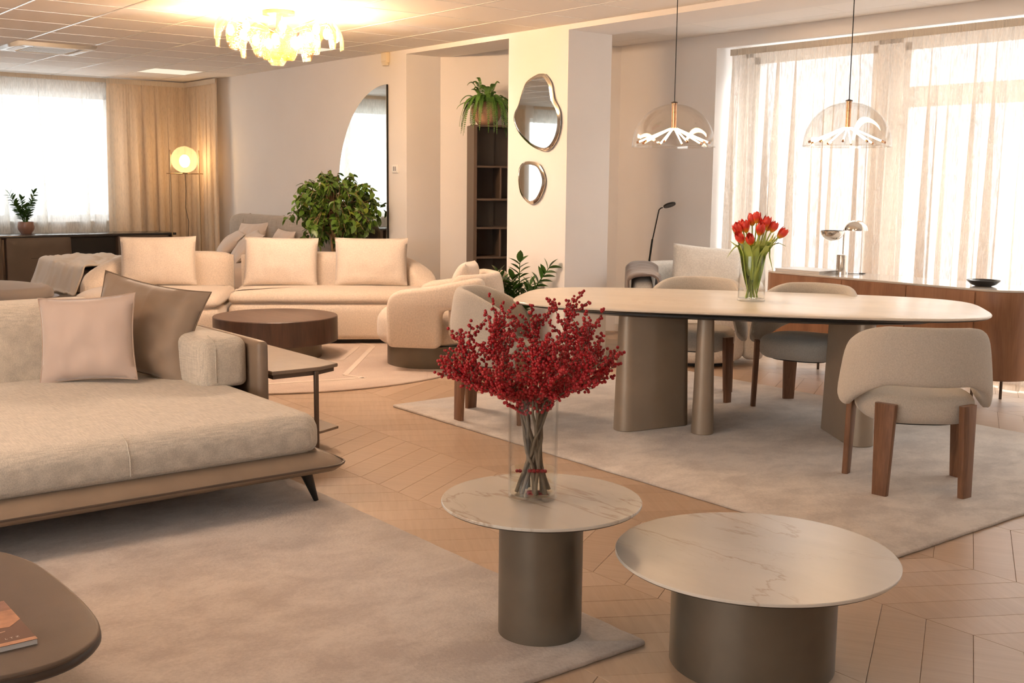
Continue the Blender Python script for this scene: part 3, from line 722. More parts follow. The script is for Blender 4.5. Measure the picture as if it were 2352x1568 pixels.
# red berry branches
ico = bmesh.new(); bmesh.ops.create_icosphere(ico, subdivisions=1, radius=1.0)
ICV = [v.co.copy() for v in ico.verts]; ICF = [[v.index for v in f.verts] for f in ico.faces]; ico.free()
ico = bmesh.new(); bmesh.ops.create_icosphere(ico, subdivisions=2, radius=1.0)
IC2V = [v.co.copy() for v in ico.verts]; IC2F = [[v.index for v in f.verts] for f in ico.faces]; ico.free()
rb = random.Random(21)
NBR = 17
for k in range(NBR):
    a0 = 2*math.pi*(k/NBR) + rb.uniform(-.15, .15)
    spread = (.285, .16, .26, .21)[k % 4]*rb.uniform(.8, 1.1)
    top = Vector((math.cos(a0)*spread, math.sin(a0)*spread, (.46, .57, .41, .52)[k % 4] + rb.uniform(-.025, .03)))
    a1 = a0 + math.pi + rb.uniform(-1.1, 1.1); fr_ = rb.uniform(.035, .06); foot = Vector((math.cos(a1)*fr_, math.sin(a1)*fr_, .020))
    neck = Vector((math.cos(a0)*.055, math.sin(a0)*.058, .325))
    P = []
    for i in range(15):
        t = i/14
        if t < .5: q = foot.lerp(neck, t*2)
        else:
            s = (t-.5)*2; q = neck + (top-neck)*s; q += Vector((math.cos(a0), math.sin(a0), 0))*spread*.22*math.sin(math.pi*s)
        j = .006 if .1 < t < .98 else 0
        P.append(q + Vector((rb.uniform(-j, j), rb.uniform(-j, j), 0)))
    br = thing('berry_branch', 'leafless twig covered in red berries standing in the clear cylinder vase', 'branch', VB, 0, 'red berry branches in the glass vase')
    sm = MB().tube(P, [.0062-.0044*i/14 for i in range(15)], 7); bm_ = MB()
    def berry(c, r):
        bm_.add([c + v*r for v in IC2V], IC2F)
    def cluster(p, d, n, L_):
        for i in range(n):
            s = (i+rb.random())/n; q = p + d*L_*s
            o = Vector((rb.gauss(0, 1), rb.gauss(0, 1), rb.gauss(0, 1))).normalized()
            berry(q + o*rb.uniform(.005, .010), rb.uniform(.0043, .0060))
    for i in range(7, 15):
        p, q = P[i-1], P[i]; d = q-p
        cluster(p, d.normalized(), 8 if i > 8 else 4, d.length)
        for s in range(3 if i > 8 else 1):
            o = (d.normalized()*.8 + Vector((rb.gauss(0, .6), rb.gauss(0, .6), rb.uniform(-.1, .5)))).normalized(); L2 = rb.uniform(.05, .13)
            e = p + o*L2
            sm.tube([p, p.lerp(e, .5)+Vector((0, 0, .004)), e], [.0019, .0015, .0009], 5)
            cluster(p+o*.012, o, int(L2*165), L2-.006)
    sm.build('twig', M['twig'], br, 60)
    o = bm_.build('berries', M['berry'], br, 180); o['kind'] = 'stuff'
# berries fallen on the water and on the vase bottom
fb = MB()
for k in range(22):
    a = rb.uniform(-.052, .052); fb.add([CAMR*a + CAMB*(.038+rb.uniform(-.008, .008)) + Vector((0, 0, .0965)) + v*.0050 for v in IC2V], IC2F)
for k in range(6): fb.add([CAMR*rb.uniform(-.02, .05) + CAMB*rb.uniform(.0, .04) + Vector((0, 0, .021)) + v*.0045 for v in IC2V], IC2F)
o = fb.build('fallen_berries', M['berry'], None, 180, VB); tag(o, 'loose red berries floating in the water of the cylinder vase', 'berry'); o['kind'] = 'stuff'
# tulips
def tulip_petal_mat():
    m, t, b = nt('tulip_petal'); b.inputs['Roughness'].default_value = .45
    tc = node(t, 'ShaderNodeTexCoord'); sp = node(t, 'ShaderNodeSeparateXYZ'); t.links.new(tc.outputs['Generated'], sp.inputs[0])
    f = noisetex(t, coords(t, (40, 40, 3)), 1, 3)
    mx = node(t, 'ShaderNodeMath', operation='MULTIPLY_ADD'); mx.inputs[1].default_value = .35; t.links.new(f, mx.inputs[0]); t.links.new(sp.outputs['Z'], mx.inputs[2])
    t.links.new(ramp(t, mx.outputs[0], [(.15, (.75, .55, .04)), (.38, (.85, .20, .02)), (.6, (.70, .045, .025)), (1.0, (.72, .05, .03))]), b.inputs['Base Color'])
    b.inputs['Subsurface Weight'].default_value = .1; return m
PT = tulip_petal_mat()
def petal_mesh(w, h, cup, open_):
    v = []; f = []; nu, nv = 6, 9
    for j in range(nv+1):
        t = j/nv; ww = w*math.sin(math.pi*min(1, .12+.80*t**.8))**.8*(1 if t < .82 else max(0, 1-((t-.82)/.18)**1.6)); rr_ = cup*math.sin(math.pi*(.12+.62*t))+open_*t*t
        for i in range(nu+1):
            s = -1+2*i/nu; a = s*ww/max(cup, .005)*.9
            v.append((rr_*math.cos(a)*(1-.04*abs(s)), rr_*math.sin(a), h*t))
    f = [(j*(nu+1)+i, j*(nu+1)+i+1, (j+1)*(nu+1)+i+1, (j+1)*(nu+1)+i) for j in range(nv) for i in range(nu)]
    me = MB().add(v, f).mesh('petal', 180); me.materials.append(PT); return me
PETALS = [petal_mesh(.025, .072, .0265, .0), petal_mesh(.025, .075, .025, .001), petal_mesh(.024, .068, .026, -.003)]
def blade(P, w, mat, up=Vector((0, 0, 1)), fold=.35):
    """folded strap leaf along the points P"""
    v = []; f = []; n = len(P)
    for i, p in enumerate(P):
        t = i/(n-1); d = (P[min(i+1, n-1)]-P[max(i-1, 0)]).normalized(); s = d.cross(up)
        s = s.normalized() if s.length > 1e-4 else Vector((1, 0, 0)); nn = s.cross(d)
        ww = w*math.sin(math.pi*min(1, .10+.9*t))**.75 if t < .999 else .0006
        for k, sgn in enumerate((-1, 0, 1)): v.append(p + s*ww*sgn + nn*(abs(sgn)*ww*fold))
    f = [(i*3+k, i*3+k+1, (i+1)*3+k+1, (i+1)*3+k) for i in range(n-1) for k in range(2)]
    return MB().add(v, f)
# (sideways, towards, height) of every flower head measured in the bouquet
heads = [(-.085, .01, .40), (-.075, .05, .355), (-.045, .0, .415), (-.028, .06, .345), (-.005, -.03, .455), (.015, -.01, .47), (.022, .05, .40), (.052, -.04, .43), (.062, .02, .44), (.098, .03, .42), (.085, -.03, .425), (.145, .01, .385), (-.055, -.05, .42)]
rt = random.Random(5)
for k, (sx, sy, z) in enumerate(heads):
    root = thing('tulip', 'red tulip with yellow-edged petals in the vase on the dining table', 'tulip', VT, 0, 'red tulips in the glass vase')
    hp = CAMR*sx + CAMB*sy + Vector((0, 0, z)); a = math.atan2(hp.y, hp.x)
    foot = Vector((-math.cos(a)*rt.uniform(.01, .05), -math.sin(a)*rt.uniform(.01, .05), .02))
    neck = Vector((hp.x*.42, hp.y*.42, .26)); neck = Vector((max(-.055, min(.055, neck.x)), max(-.055, min(.055, neck.y)), .26))
    P = [foot.lerp(neck, t) for t in (0, .25, .5, .75)] + [neck, neck.lerp(hp, .35)+Vector((0, 0, .012)), neck.lerp(hp, .7)+Vector((0, 0, .01)), hp]
    MB().tube(P, [.0045]*8, 7).build('stem', M['tulip_leaf'], root, 60)
    d = (P[-1]-P[-2]).normalized(); rotm = d.to_track_quat('Z', 'Y')
    spin = rt.uniform(0, 2); sc_ = rt.uniform(.92, 1.12)
    for q in range(6):
        po = put('petal', PETALS[q % 3], root)
        po.matrix_local = Matrix.Translation(hp - d*.004) @ rotm.to_matrix().to_4x4() @ Matrix.Rotation(spin+q*math.pi/3, 4, 'Z') @ Matrix.Diagonal((sc_*(1 if q % 2 else .9),)*2 + (sc_, 1))
    for q in range(2):
        an = a + rt.uniform(-1.6, 1.6); st_ = Vector((math.cos(an)*.025, math.sin(an)*.025, rt.uniform(.07, .16)))
        if st_.z > .1: ln = rt.uniform(.24, .31)
        else: ln = rt.uniform(.30, .38)
        out = Vector((math.cos(an), math.sin(an), 0)); lp = []
        for i in range(9):
            t = i/8; rad = .022 + (.036*t/.55 if t < .55 else .036+(.10 if q else .04)*((t-.55)/.45)**1.5)
            droop = -.05*max(0, t-.7)/.3*rt.choice((0, 0, 1)) if q else 0
            lp.append(out*rad + Vector((0, 0, st_.z+ln*t*.92+droop)))
        blade(lp, rt.uniform(.028, .040), M['tulip_leaf'], up=out, fold=.18).build('leaf', M['tulip_leaf'], root, 60)
# two wide leaves bending out of the bouquet at the sides
for sx, tip, z in ((-1, -.165, .255), (1, .195, .33), (1, .12, .17)):
    root = thing('tulip_leaf', ('tulip leaf arching out over the left rim of the vase', 'pointed tulip leaf reaching far right from the bouquet', 'broad tulip leaf folding down over the right rim of the vase')[0 if sx < 0 else (1 if tip > .15 else 2)], 'leaf', VT)
    P = [CAMR*(sx*.02), CAMR*(sx*.04)+Vector((0, 0, .15)), CAMR*(sx*.06)+Vector((0, 0, .29)), CAMR*(sx*.085)+Vector((0, 0, .345)), CAMR*(tip*.75)+Vector((0, 0, (z+.345)/2+.012)), CAMR*tip+Vector((0, 0, z))]
    P[0] = P[0] + Vector((0, 0, .03)); Q = []
    for i in range(len(P)-1):
        for t in (0, .5): Q.append(P[i].lerp(P[i+1], t))
    Q.append(P[-1]); blade([q+CAMB*.03 for q in Q], .021, M['tulip_leaf'], up=CAMR*sx).build('leaf', M['tulip_leaf'], root, 60)
# ------------------------------------------------------------------ dining table
DT = R(39)
dt = thing('dining_table', 'large oval ceramic-topped dining table with bronze slab legs', 'table', (-4.43, 5.27, 0), DT)
MB().pad(supell(1.37, .67, 3.8, 120), [(.012, .741), (.002, .744), (0, .750), (.003, .755), (.008, .757)]).build('stone_top', M['marble_t'], dt, 40)
MB().pad(supell(1.37, .67, 3.8, 120), [(.10, .722), (.012, .737), (.010, .741)]).build('rim', M['blackmetal'], dt, 40)
MB().pad(supell(1.12, .59, 3.2, 90), [(.05, .698), (0, .712), (0, .723)]).build('subframe', M['blackmetal'], dt, 40)
def tleg(cx, cy, az, ln, w, mat):
    q = Matrix.Rotation(-DT, 4, 'Z') @ Matrix.Translation((cx+4.43, cy-5.27, 0)) @ Matrix.Rotation(R(az), 4, 'Z')
    ol = rrect(-ln/2, ln/2, -w/2, w/2, w*.47, 8)
    MB().pad(ol, [(.004, G0), (0, G0+.004), (.018, .699)], q).build('leg', mat, dt, 35)
tleg(-4.645, 4.73, 80, .50, .15, M['bronze2']); tleg(-4.43, 4.945, 132, .38, .13, M['bronze2'])
tleg(-3.79, 5.46, 146, .54, .15, M['bronze2']); tleg(-4.00, 5.80, 125, .22, .12, M['bronze2'])
# ------------------------------------------------------------------ dining chairs
def make_chair():
    c = thing('dining_chair', 'x', 'chair', (0, 0, 0), 0, 'ivory boucle dining chairs around the oval table')
    MB().pad(supell(.265, .255, 2.8, 56, 0, (0, .02)), soft(.335, .474, .055, 5), crown=.016).build('seat', M['boucle'], c, 60)
    MB().pad(supell(.19, .18, 2.8, 40, 0, (0, .02)), [(0, .325), (0, .340)]).build('seat_frame', M['blackmetal'], c, 40)
    path = []
    for i in range(41):
        s = -1+2*i/40; th = s*R(112); e = abs(s)
        x = .314*math.sin(th); y = .03 - .30*math.cos(th)
        zt = .798 - .035*e**2 - .13*max(0, (e-.35)/.65)**1.6
        zb = .528 - .135*min(1, max(0, (e-.28)/.42))**1.3 + .03*max(0, (e-.75)/.25)
        path.append((x, y, zb, zt, .034, -.018))
    MB().shell(path, 4, 22, 3.4, taper=.42).build('backrest', M['boucle'], c, 60)
    for sx, sy in ((-1, -1), (1, -1), (-1, 1), (1, 1)):
        lx, ly = ((.185, -.215) if sy < 0 else (.258, .165)); ang = math.atan2(ly, sx*lx); rad = math.hypot(lx, ly)
        q = Matrix.Translation((math.cos(ang)*rad, math.sin(ang)*rad, 0)) @ Matrix.Rotation(ang, 4, 'Z')
        wt, wb, th = (.052, .037, .016) if sy < 0 else (.040, .026, .015)
        v = []
        for z, w in ((0, wb), (.435, wt)):
            for (a, b) in rrect(-th, th, -w, w, .007, 2): v.append((a + (.012 if z == 0 else 0), b, z))
        n = len(v)//2; f = [(i, (i+1) % n, n+(i+1) % n, n+i) for i in range(n)] + [tuple(range(n))[::-1], tuple(range(n, 2*n))]
        MB().add(v, f, q).build('leg', M['ashwood'], c, 30)
    return c
ch = make_chair(); ch.location = (-2.985, 4.84, G0); ch.rotation_euler = (0, 0, R(137-90))
ch['label'] = 'dining chair nearest the viewer on the right, turned to show its back'
copy_thing(ch, (-5.43, 4.20, G0), R(43-90), 'dining chair at the left end of the table, behind the red berries')
copy_thing(ch, (-5.20, 5.70, G0), R(-60-90), 'dining chair behind the table in front of the white armchair')
copy_thing(ch, (-4.49, 5.97, G0), R(-75-90), 'dining chair behind the table in front of the walnut sideboard')
# ------------------------------------------------------------------ pendant lamps
TUBE = emit('warm_light_tube', (1.0, .66, .36), 26)
def pendant(label, loc, zt):
    p = thing('pendant_lamp', label, 'lamp', loc, 0, 'glass dome pendants above the dining table')
    rd, hd = .247, .252; pr = []; n = 22
    for i in range(n+1):
        a = math.pi/2*i/n; pr.append((max(.018, rd*math.cos(a)**.92), hd*math.sin(a)))
    inner = [(max(.016, r-.003), z-.002 if z > .004 else z) for r, z in pr[::-1]]
    MB().lathe(pr + inner, 72, close=True).build('glass_dome', M['dome'], p, 60)
    MB().lathe([(.246, .001), (.2485, .004), (.246, .008), (.243, .004)], 72, close=True).build('rim', M['dome'], p, 60)
    MB().lathe([(0, .098), (.0145, .098), (.0145, .256), (0, .256)], 20).build('stem', M['copper'], p, 40)
    MB().lathe([(0, .256), (.020, .256), (.020, .262), (.004, .268), (0, .268)], 20).build('cap', M['brownmetal'], p, 40)
    MB().tube([(0, 0, .266), (0, 0, zt-loc[2]-.02)], .0028, 6).build('cord', M['blackmetal'], p, 60)
    MB().lathe([(0, zt-loc[2]-.025), (.05, zt-loc[2]-.025), (.05, zt-loc[2]-.001), (0, zt-loc[2]-.001)], 24).build('ceiling_rose', M['blackmetal'], p, 40)
    for k in range(10):
        a = 2*math.pi*k/10+.2; d = Vector((math.cos(a), math.sin(a), 0))
        tb = MB().tube([d*.022+Vector((0, 0, .108)), d*.205+Vector((0, 0, .030))], .0045, 8).build('light_tube', TUBE, p, 60)
        MB().tube([d*.203+Vector((0, 0, .0310)), d*.218+Vector((0, 0, .0250))], .0068, 8).build('end_cap', M['copper'], tb, 60)
    return p
pendant('left glass dome pendant with glowing spokes above the table', (-4.74, 4.95, 1.668), CEIL)
pendant('right glass dome pendant with glowing spokes above the table', (-3.95, 5.55, 1.672), CEIL)
# ------------------------------------------------------------------ cream sectional sofa (local x runs along the sofa, front at y = 0)
s2 = thing('cream_sofa', 'cream curved sectional sofa with chaise, behind the dark round coffee table', 'sofa', (-8.70, 4.88, .0145), R(57))
S2 = Matrix.Translation((-8.70, 4.88, 0)) @ Matrix.Rotation(R(57), 4, 'Z')
def arc(cx, cy, r, a0, a1, n=8): return [(cx+r*math.cos(R(a0+(a1-a0)*i/n)), cy+r*math.sin(R(a0+(a1-a0)*i/n))) for i in range(n+1)]
right = [(-.932, .0+.05)] + arc(-.882, .05, .05, 180, 270, 4)[1:] + arc(.50, .36, .36, -90, 0, 8) + [(.86, .60), (-.932, .60)]
left = [(-2.20, .60), (-2.20, -.05)] + arc(-1.85, -.05, .35, 180, 270, 8)[1:] + arc(-1.05, -.30, .10, 270, 360, 4) + [(-.95, .60)]
for nm, ol in (('right', right), ('left', left)):
    b = MB().pad(dense(ol, .08), soft(.035, .385, .10, 5, .05)).build('seat_base', M['cream'], s2, 60)
    MB().pad(dense(ol, .08), [(.03, .36), (.004, .375), (0, .40), (.02, .445), (.06, .468), (.12, .478)], crown=.012).build('seat_cushion', M['cream'], s2, 60)
def backpath(x0, x1, x2, yb, yf, h, hs, sgn):
    out = [(x0+(x1-x0)*i/10, yb, .10, h, .125, .0) for i in range(11)]
    r = abs(x2-x1)
    for i in range(1, 11):
        a = R(90*i/10); t = i/10
        out.append((x1+sgn*r*math.sin(a), yf+(yb-yf)*math.cos(a), .10, h-(h-hs)*t**1.5, .125, 0))
    return out
MB().shell(backpath(-.934+.03, .42, .82, .70, .32, .775, .50, 1), 3, 24, 5, taper=.86).build('back', M['cream'], s2, 60)
MB().shell([p for p in backpath(-.948-.03, -1.78, -2.20, .70, .32, .775, .50, -1)][::-1], 3, 24, 5, taper=.86).build('back', M['cream'], s2, 60)
MB().pad(dense([(-2.1, .75), (-2.1, 0), (-1.8, -.25), (-1.05, -.25), (-.95, .08), (.45, .08), (.75, .35), (.75, .75)], .2), [(0, 0), (0, .035)]).build('plinth', M['blackmetal'], s2, 30)
for k, (x, dx) in enumerate(((-1.60, 'left'), (-.52, 'middle'), (.30, 'right'))):
    p = S2 @ Vector((x, .40, .485))
    pillow('back_pillow', '%s of the three large square cream pillows on the curved sofa' % ('leftmost', 'middle one', 'rightmost')[k], .67, .455, .21, M['cream_pillow'], p, R(57+(2, -2, -3)[k]), R(-11), R((-1, 1, 0)[k]), .035, 30+k, .012, None, 'cream back pillows', .42)
# drum coffee table
ct2 = thing('drum_coffee_table', 'low dark stained oak drum coffee table on the round rug', 'coffee table', (-8.39, 4.15, 0))
MB().lathe([(0, .148), (.498, .148), (.503, .153), (.503, .346), (.499, .350), (.0, .350)], 96).build('drum', M['darkwood'], ct2, 40)
MB().lathe([(0, .3500), (.494, .3500), (.494, .3512), (0, .3512)], 96).build('top_veneer', M['darkwood_top'], ct2, 40)
MB().lathe([(0, .014), (.37, .014), (.37, .148), (0, .148)], 72).build('pedestal', M['bronze'], ct2, 40)
st3 = thing('stool_table', 'small dark wooden side table half hidden by the taupe pillow', 'side table', (-8.28, 3.10, 0))
MB().lathe([(0, .40), (.20, .40), (.205, .405), (.205, .455), (.20, .46), (0, .46)], 48).build('table_top', M['darkwood'], st3, 40)
MB().lathe([(0, .014), (.14, .014), (.14, .40), (0, .40)], 40).build('pedestal', M['darkwood'], st3, 40)
# ------------------------------------------------------------------ upholstered armchairs with looped arms
def armchair(label, loc, az, mat, s=1.0, base=True):
    c = thing('armchair', label, 'armchair', loc, R(az-90))
    MB().lathe([(0, .0), (.36 if base else .30, .0), (.36 if base else .30, .17 if base else .035), (0, .17 if base else .035)], 64).build('plinth', M['bronze'] if base else M['blackmetal'], c, 40)
    z0 = .165 if base else .03
    ol = dense(rrect(-.36, .36, -.36, .44, .34, 10), .08)
    MB().pad(ol, soft(z0, .455, .13, 6, .08), crown=.02).build('seat', mat, c, 60)
    for sx in (-1, 1):
        # side profile (y forward, z up): front panel, arm top rising to the back, open loop behind
        prof = fillet([(.235, z0+.01, .06), (.235, .60, .15), (-.12, .65, .4), (-.52, .735, .07), (-.52, .49, .06), (-.185, .47, .08), (-.185, z0+.01, .06)], 7)
        prof = dense(prof, .06)
        m = Matrix(((0, 0, 1, sx*.415-.075), (1, 0, 0, 0), (0, 1, 0, 0), (0, 0, 0, 1)))
        MB().pad(prof, [(.035, 0), (.014, .010), (.003, .028), (0, .05), (0, .10), (.003, .122), (.014, .140), (.035, .150)], m, flat=True).build('arm', mat, c, 70)
    path = []
    for i in range(25):
        a = R(-80+160*i/24); path.append((.40*math.sin(a), -.18-.34*math.cos(a), .20, .735, .062, -.02))
    MB().shell(path, 3, 20, 3.5).build('backrest', mat, c, 60)
    c.scale = (s, s, s)
    return c
armchair('cream swivel armchair with looped arms on a dark round plinth', (-7.40, 5.03, .014), 220, M['cream'])
pillow('armchair_pillow', 'puffy cream pillow upright in the swivel armchair', .46, .36, .20, M['cream_pillow'], (-7.23, 5.17, .475), R(-46), R(-14), 0, .02, 44, .008, None, None, .4)
armchair('white lounge armchair in the bay corner beside the reading lamp', (-6.32, 6.93, 0), -42, M['white_cloth'], 1.08, False)
pillow('armchair_pillow', 'large white pillow leaning in the bay armchair', .60, .46, .19, M['white_cloth'], (-6.39, 7.10, .49), R(48), R(-16), R(5), .04, 51, .01, None, None, .42)
# grey throw folded over the left arm of the bay armchair
v = []; f = []; th = thing('throw_blanket', 'mauve grey throw hanging over the arm of the white armchair', 'blanket', (-6.32, 6.93, 0), R(-132))
NU, NV = 26, 18
for j in range(NV+1):
    for i in range(NU+1):
        u = i/NU; w_ = j/NV   # u wraps over the arm, w_ runs along it
        a = -1+2*u; x = .45 - .118*math.sin(max(-1, min(1, a*1.25))*math.pi/2)
        zc = .645+.075*w_; z = zc + .045*math.cos(max(-1, min(1, a*1.25))*math.pi/2)
        if a > .8: z -= (a-.8)*.9
        if a < -.8: z -= (-.8-a)*1.6
        y = .24 - .50*w_ + .015*math.sin(u*7)
        nn = mnoise.noise((u*4, w_*5, 2))*.018
        v.append((x+nn, y, z+abs(nn)+.018))
f = [(j*(NU+1)+i, j*(NU+1)+i+1, (j+1)*(NU+1)+i+1, (j+1)*(NU+1)+i) for j in range(NV) for i in range(NU)]
o = MB().add(v, f).build('cloth', M['greythrow'], th, 180); md = o.modifiers.new('t', 'SOLIDIFY'); md.thickness = .018; md.offset = 1
# reading lamp
rl = thing('reading_lamp', 'slim black reading floor lamp with tilting disc head', 'lamp', (-7.42, 7.36, 0))
MB().lathe([(0, 0), (.12, 0), (.12, .012), (.01, .018), (0, .018)], 40).build('base', M['blackmetal'], rl, 40)
MB().tube([(0, 0, .015), (.135, .012, .95)], .009, 8).build('pole', M['blackmetal'], rl, 60)
MB().tube([(.133, .012, .93), (.20, .02, 1.215), (.215, .025, 1.232), (.235, .03, 1.238)], .0055, 8).build('arm', M['blackmetal'], rl, 60)
MB().lathe([(0, -.008), (.055, -.008), (.058, 0), (.055, .008), (0, .008)], 30, Matrix.Translation((.30, .05, 1.262)) @ Matrix.Rotation(R(-24), 4, 'Y')).build('disc_head', M['blackmetal'], rl, 40)
# ------------------------------------------------------------------ walnut sideboard
sb = thing('sideboard', 'long walnut sideboard with rounded ends under the sheer curtain', 'sideboard', (-4.68, 7.21, 0))
ol = rrect(-1.06, 1.06, -.25, .25, .245, 14)
MB().pad(ol, [(.012, .19), (0, .20), (0, .772), (.004, .776)]).build('carcass', M['walnut'], sb, 40)
MB().pad(ol, [(.002, .7765), (0, .779), (0, .787), (.003, .790)]).build('glass_top', M['sb_top'], sb, 40)
for k in range(4):
    x0, x1 = -.77+k*.513-.256, -.77+(k+1)*.513-.256
    x0, x1 = -.79+k*.395, -.79+(k+1)*.395
ex = [-.785, -.255, .275, .785]
for k in range(3):
    MB().rbox(ex[k]+.002, ex[k+1]-.002, -.258, -.249, .203, .770, .0015, 1).build('door', M['walnut'], sb, 30)
for x in (-.75, .77):
    for y in (-.19, .19): MB().tube([(x, y, 0), (x, y, .195)], .010, 10).build('leg', M['brownmetal'], sb, 40)
bkk = thing('book', 'large pale closed book lying on the left end of the sideboard', 'book', (-5.40, 7.18, .7905), R(2))
MB().box(-.20, .20, -.15, .15, .002, .018).build('pages', M['paper'], bkk, 0)
MB().box(-.205, .205, -.153, .153, .018, .021).box(-.205, .205, -.153, .153, 0, .002).build('cover', plain('pale_cover', (.62, .60, .58), .35), bkk, 0)
bw = thing('bowl', 'shallow black bowl on the right end of the sideboard', 'bowl', (-3.98, 7.20, .7905))
MB().lathe([(0, 0), (.05, 0), (.08, .010), (.106, .034), (.109, .040), (.104, .036), (.075, .014), (0, .008)], 48).build('dish', M['black_gloss'], bw, 50)
MB().sphere(.012, (0, .0, .02), 10, 6).sphere(.010, (.02, .012, .018), 10, 6).build('sweets', plain('pink_sweet', (.55, .12, .14), .4), bw, 60)
# table lamp of two metal half-spheres
tl = thing('table_lamp', 'chrome table lamp with two opposed half-dome shades, on the sideboard', 'lamp', (-5.13, 7.22, .7905), math.atan2(.785, .62))
MB().lathe([(0, 0), (.041, 0), (.041, .142), (.038, .146), (0, .146)], 36).build('base', M['chrome'], tl, 35)
MB().tube([(.006, 0, .14), (.006, 0, .335)], .0055, 10).build('pole', M['chrome'], tl, 60)
def hemi(r, up): 
    pr = []; 
    for i in range(13): a = math.pi/2*i/12; pr.append((r*math.cos(a), r*math.sin(a)*up*.88))
    inn = [(max(0, x-.003), z-.003*up if z else 0) for x, z in pr[::-1]]
    return pr + inn
MB().lathe(hemi(.088, -1), 40, Matrix.Translation((-.082, 0, .325))).build('shade', M['chrome'], tl, 60)
MB().lathe(hemi(.088, 1), 40, Matrix.Translation((.094, 0, .328))).build('shade', M['chrome'], tl, 60)
MB().tube([(.05, 0, .004), (.10, -.03, .004), (.16, -.02, .004), (.19, .02, .004), (.15, .05, .004)], .0025, 6).build('cable', M['blackmetal'], tl, 60)
MB().tube([(-5.05, 7.42, .003), (-5.0, 7.30, .003), (-4.90, 7.10, .003), (-4.80, 7.02, .003), (-4.72, 7.08, .003), (-4.78, 7.20, .003), (-4.6, 7.3, .003)], .003, 6).build('floor_cable', M['grey_plastic'], None, 60)
tag(bpy.data.objects['floor_cable'], 'thin grey cable curling on the floor under the sideboard', 'cable')
# ------------------------------------------------------------------ wall mirrors
am = thing('arch_mirror', 'tall half-arch mirror on the white wall behind the ficus', 'mirror', (-9.54, YW, .32))
ol = [(0, 0)] + [(0, 2.06)] + [(-.95*math.sin(R(a)), 1.03+1.03*math.cos(R(a))) for a in range(4, 181, 4)]
ol = [(x, z) for x, z in ol]
mm = Matrix(((1, 0, 0, 0), (0, 0, -1, 0), (0, 1, 0, 0), (0, 0, 0, 1)))
MB().pad(dense(ol[::1], .3), [(0, .004), (0, .022)], mm).build('backing', M['blackmetal'], am, 30)
MB().pad(dense(ol[::1], .3), [(.003, .0222), (.003, .0262)], mm).build('mirror_glass', M['mirror'], am, 30)
MA = [(-7.246, 2.321), (-7.18, 2.325), (-7.129, 2.312), (-7.055, 2.239), (-7.021, 2.12), (-6.957, 2.038), (-6.934, 1.946), (-6.952, 1.842), (-7.012, 1.751), (-7.094, 1.706), (-7.201, 1.714), (-7.332, 1.764), (-7.466, 1.856), (-7.535, 1.954), (-7.532, 2.022), (-7.482, 2.088), (-7.439, 2.181), (-7.375, 2.272)]
MBo = [(-7.307, 1.624), (-7.198, 1.60), (-7.133, 1.526), (-7.116, 1.445), (-7.15, 1.363), (-7.213, 1.294), (-7.30, 1.272), (-7.389, 1.312), (-7.446, 1.373), (-7.471, 1.47), (-7.461, 1.567), (-7.406, 1.615)]
for lab, pts_ in (('large pebble-shaped mirror on the pillar', MA), ('small oval pebble-shaped mirror, lower on the pillar', MBo)):
    c = (sum(p[0] for p in pts_)/len(pts_), sum(p[1] for p in pts_)/len(pts_))
    pm = thing('pebble_mirror', lab, 'mirror', (c[0], YW, c[1]), 0, 'pebble mirrors on the pillar')
    ol = smooth_loop([(x-c[0], z-c[1]) for x, z in pts_[::-1]], 5)
    MB().pad(ol, [(.03, .002), (.03, .012)], mm).build('spacer', M['grey_plastic'], pm, 30)
    MB().pad(ol, [(.004, .012), (0, .016), (.001, .020), (.026, .031)], mm).build('bevel', M['mirror_edge'], pm, 25)
    MB().pad(ol, [(.0262, .0305), (.0270, .0316)], mm).build('mirror_glass', M['mirror'], pm, 25)
# thermostat and motion sensor
tm_ = thing('thermostat', 'small white room thermostat right of the arch mirror', 'thermostat', (-9.41, YW, 1.528))
MB().rbox(-.05, .05, -.014, 0, 0, .080, .004).build('case', M['white_plastic'], tm_, 40)
MB().box(-.03, -.008, -.0155, -.014, .02, .062).box(.002, .020, -.0155, -.014, .02, .062).build('display', M['grey_plastic'], tm_, 0)
ms = thing('motion_sensor', 'small cream motion sensor at the top of the white wall', 'sensor', (-9.555, YW, 2.555))
MB().rbox(-.05, .05, -.045, 0, .03, .128, .008).build('case', M['cream_plastic'], ms, 40)
MB().rbox(-.03, .045, -.052, -.005, 0, .05, .012).build('lens', M['cream_plastic'], ms, 40)
# ------------------------------------------------------------------ dark shelving unit in the alcove
SH = R(65)
sh = thing('shelf_unit', 'tall dark brown shelving unit in the alcove beside the pillar', 'shelf', (-8.515, 6.25, 0), SH)
# local x along the front, local y to the back
D, Wd = .34, .95; lv = [0.0, .06, .457, .754, 1.031, 1.297, 1.60, 1.974]
DKM = plain('dark_bronze_panel', (.085, .062, .045), .5, .2)
MB().box(0, .03, 0, D, 0, 1.974).build('side_panel', M['brownmetal'], sh, 0); MB().box(Wd-.03, Wd, 0, D, 0, 1.974).build('side_panel', M['brownmetal'], sh, 0)
MB().box(.03, Wd-.03, D-.012, D, 0, 1.974).build('back_panel', DKM, sh, 0)
for z in lv[1:]: MB().box(.03, Wd-.03, .002, D-.012, z-.018, z).build('shelf_board', M['brownmetal'], sh, 0)
for k in range(6):
    x = .26 if k % 2 == 0 else .58
    if k == 5: x = .62
    MB().box(x-.008, x+.008, .02, D-.012, lv[k+1], lv[k+2]-.018).build('divider', M['brownmetal'], sh, 0)
for k in range(2, 7):
    MB().box((.03, .27)[k % 2], (.25, .57)[k % 2], D-.06, D-.05, lv[k-1+1] if k < 6 else lv[6], (lv[k+1]-.018)).build('inner_back', plain('grey_brown_felt_%d' % k, (.12, .095, .072), .9), sh, 0)
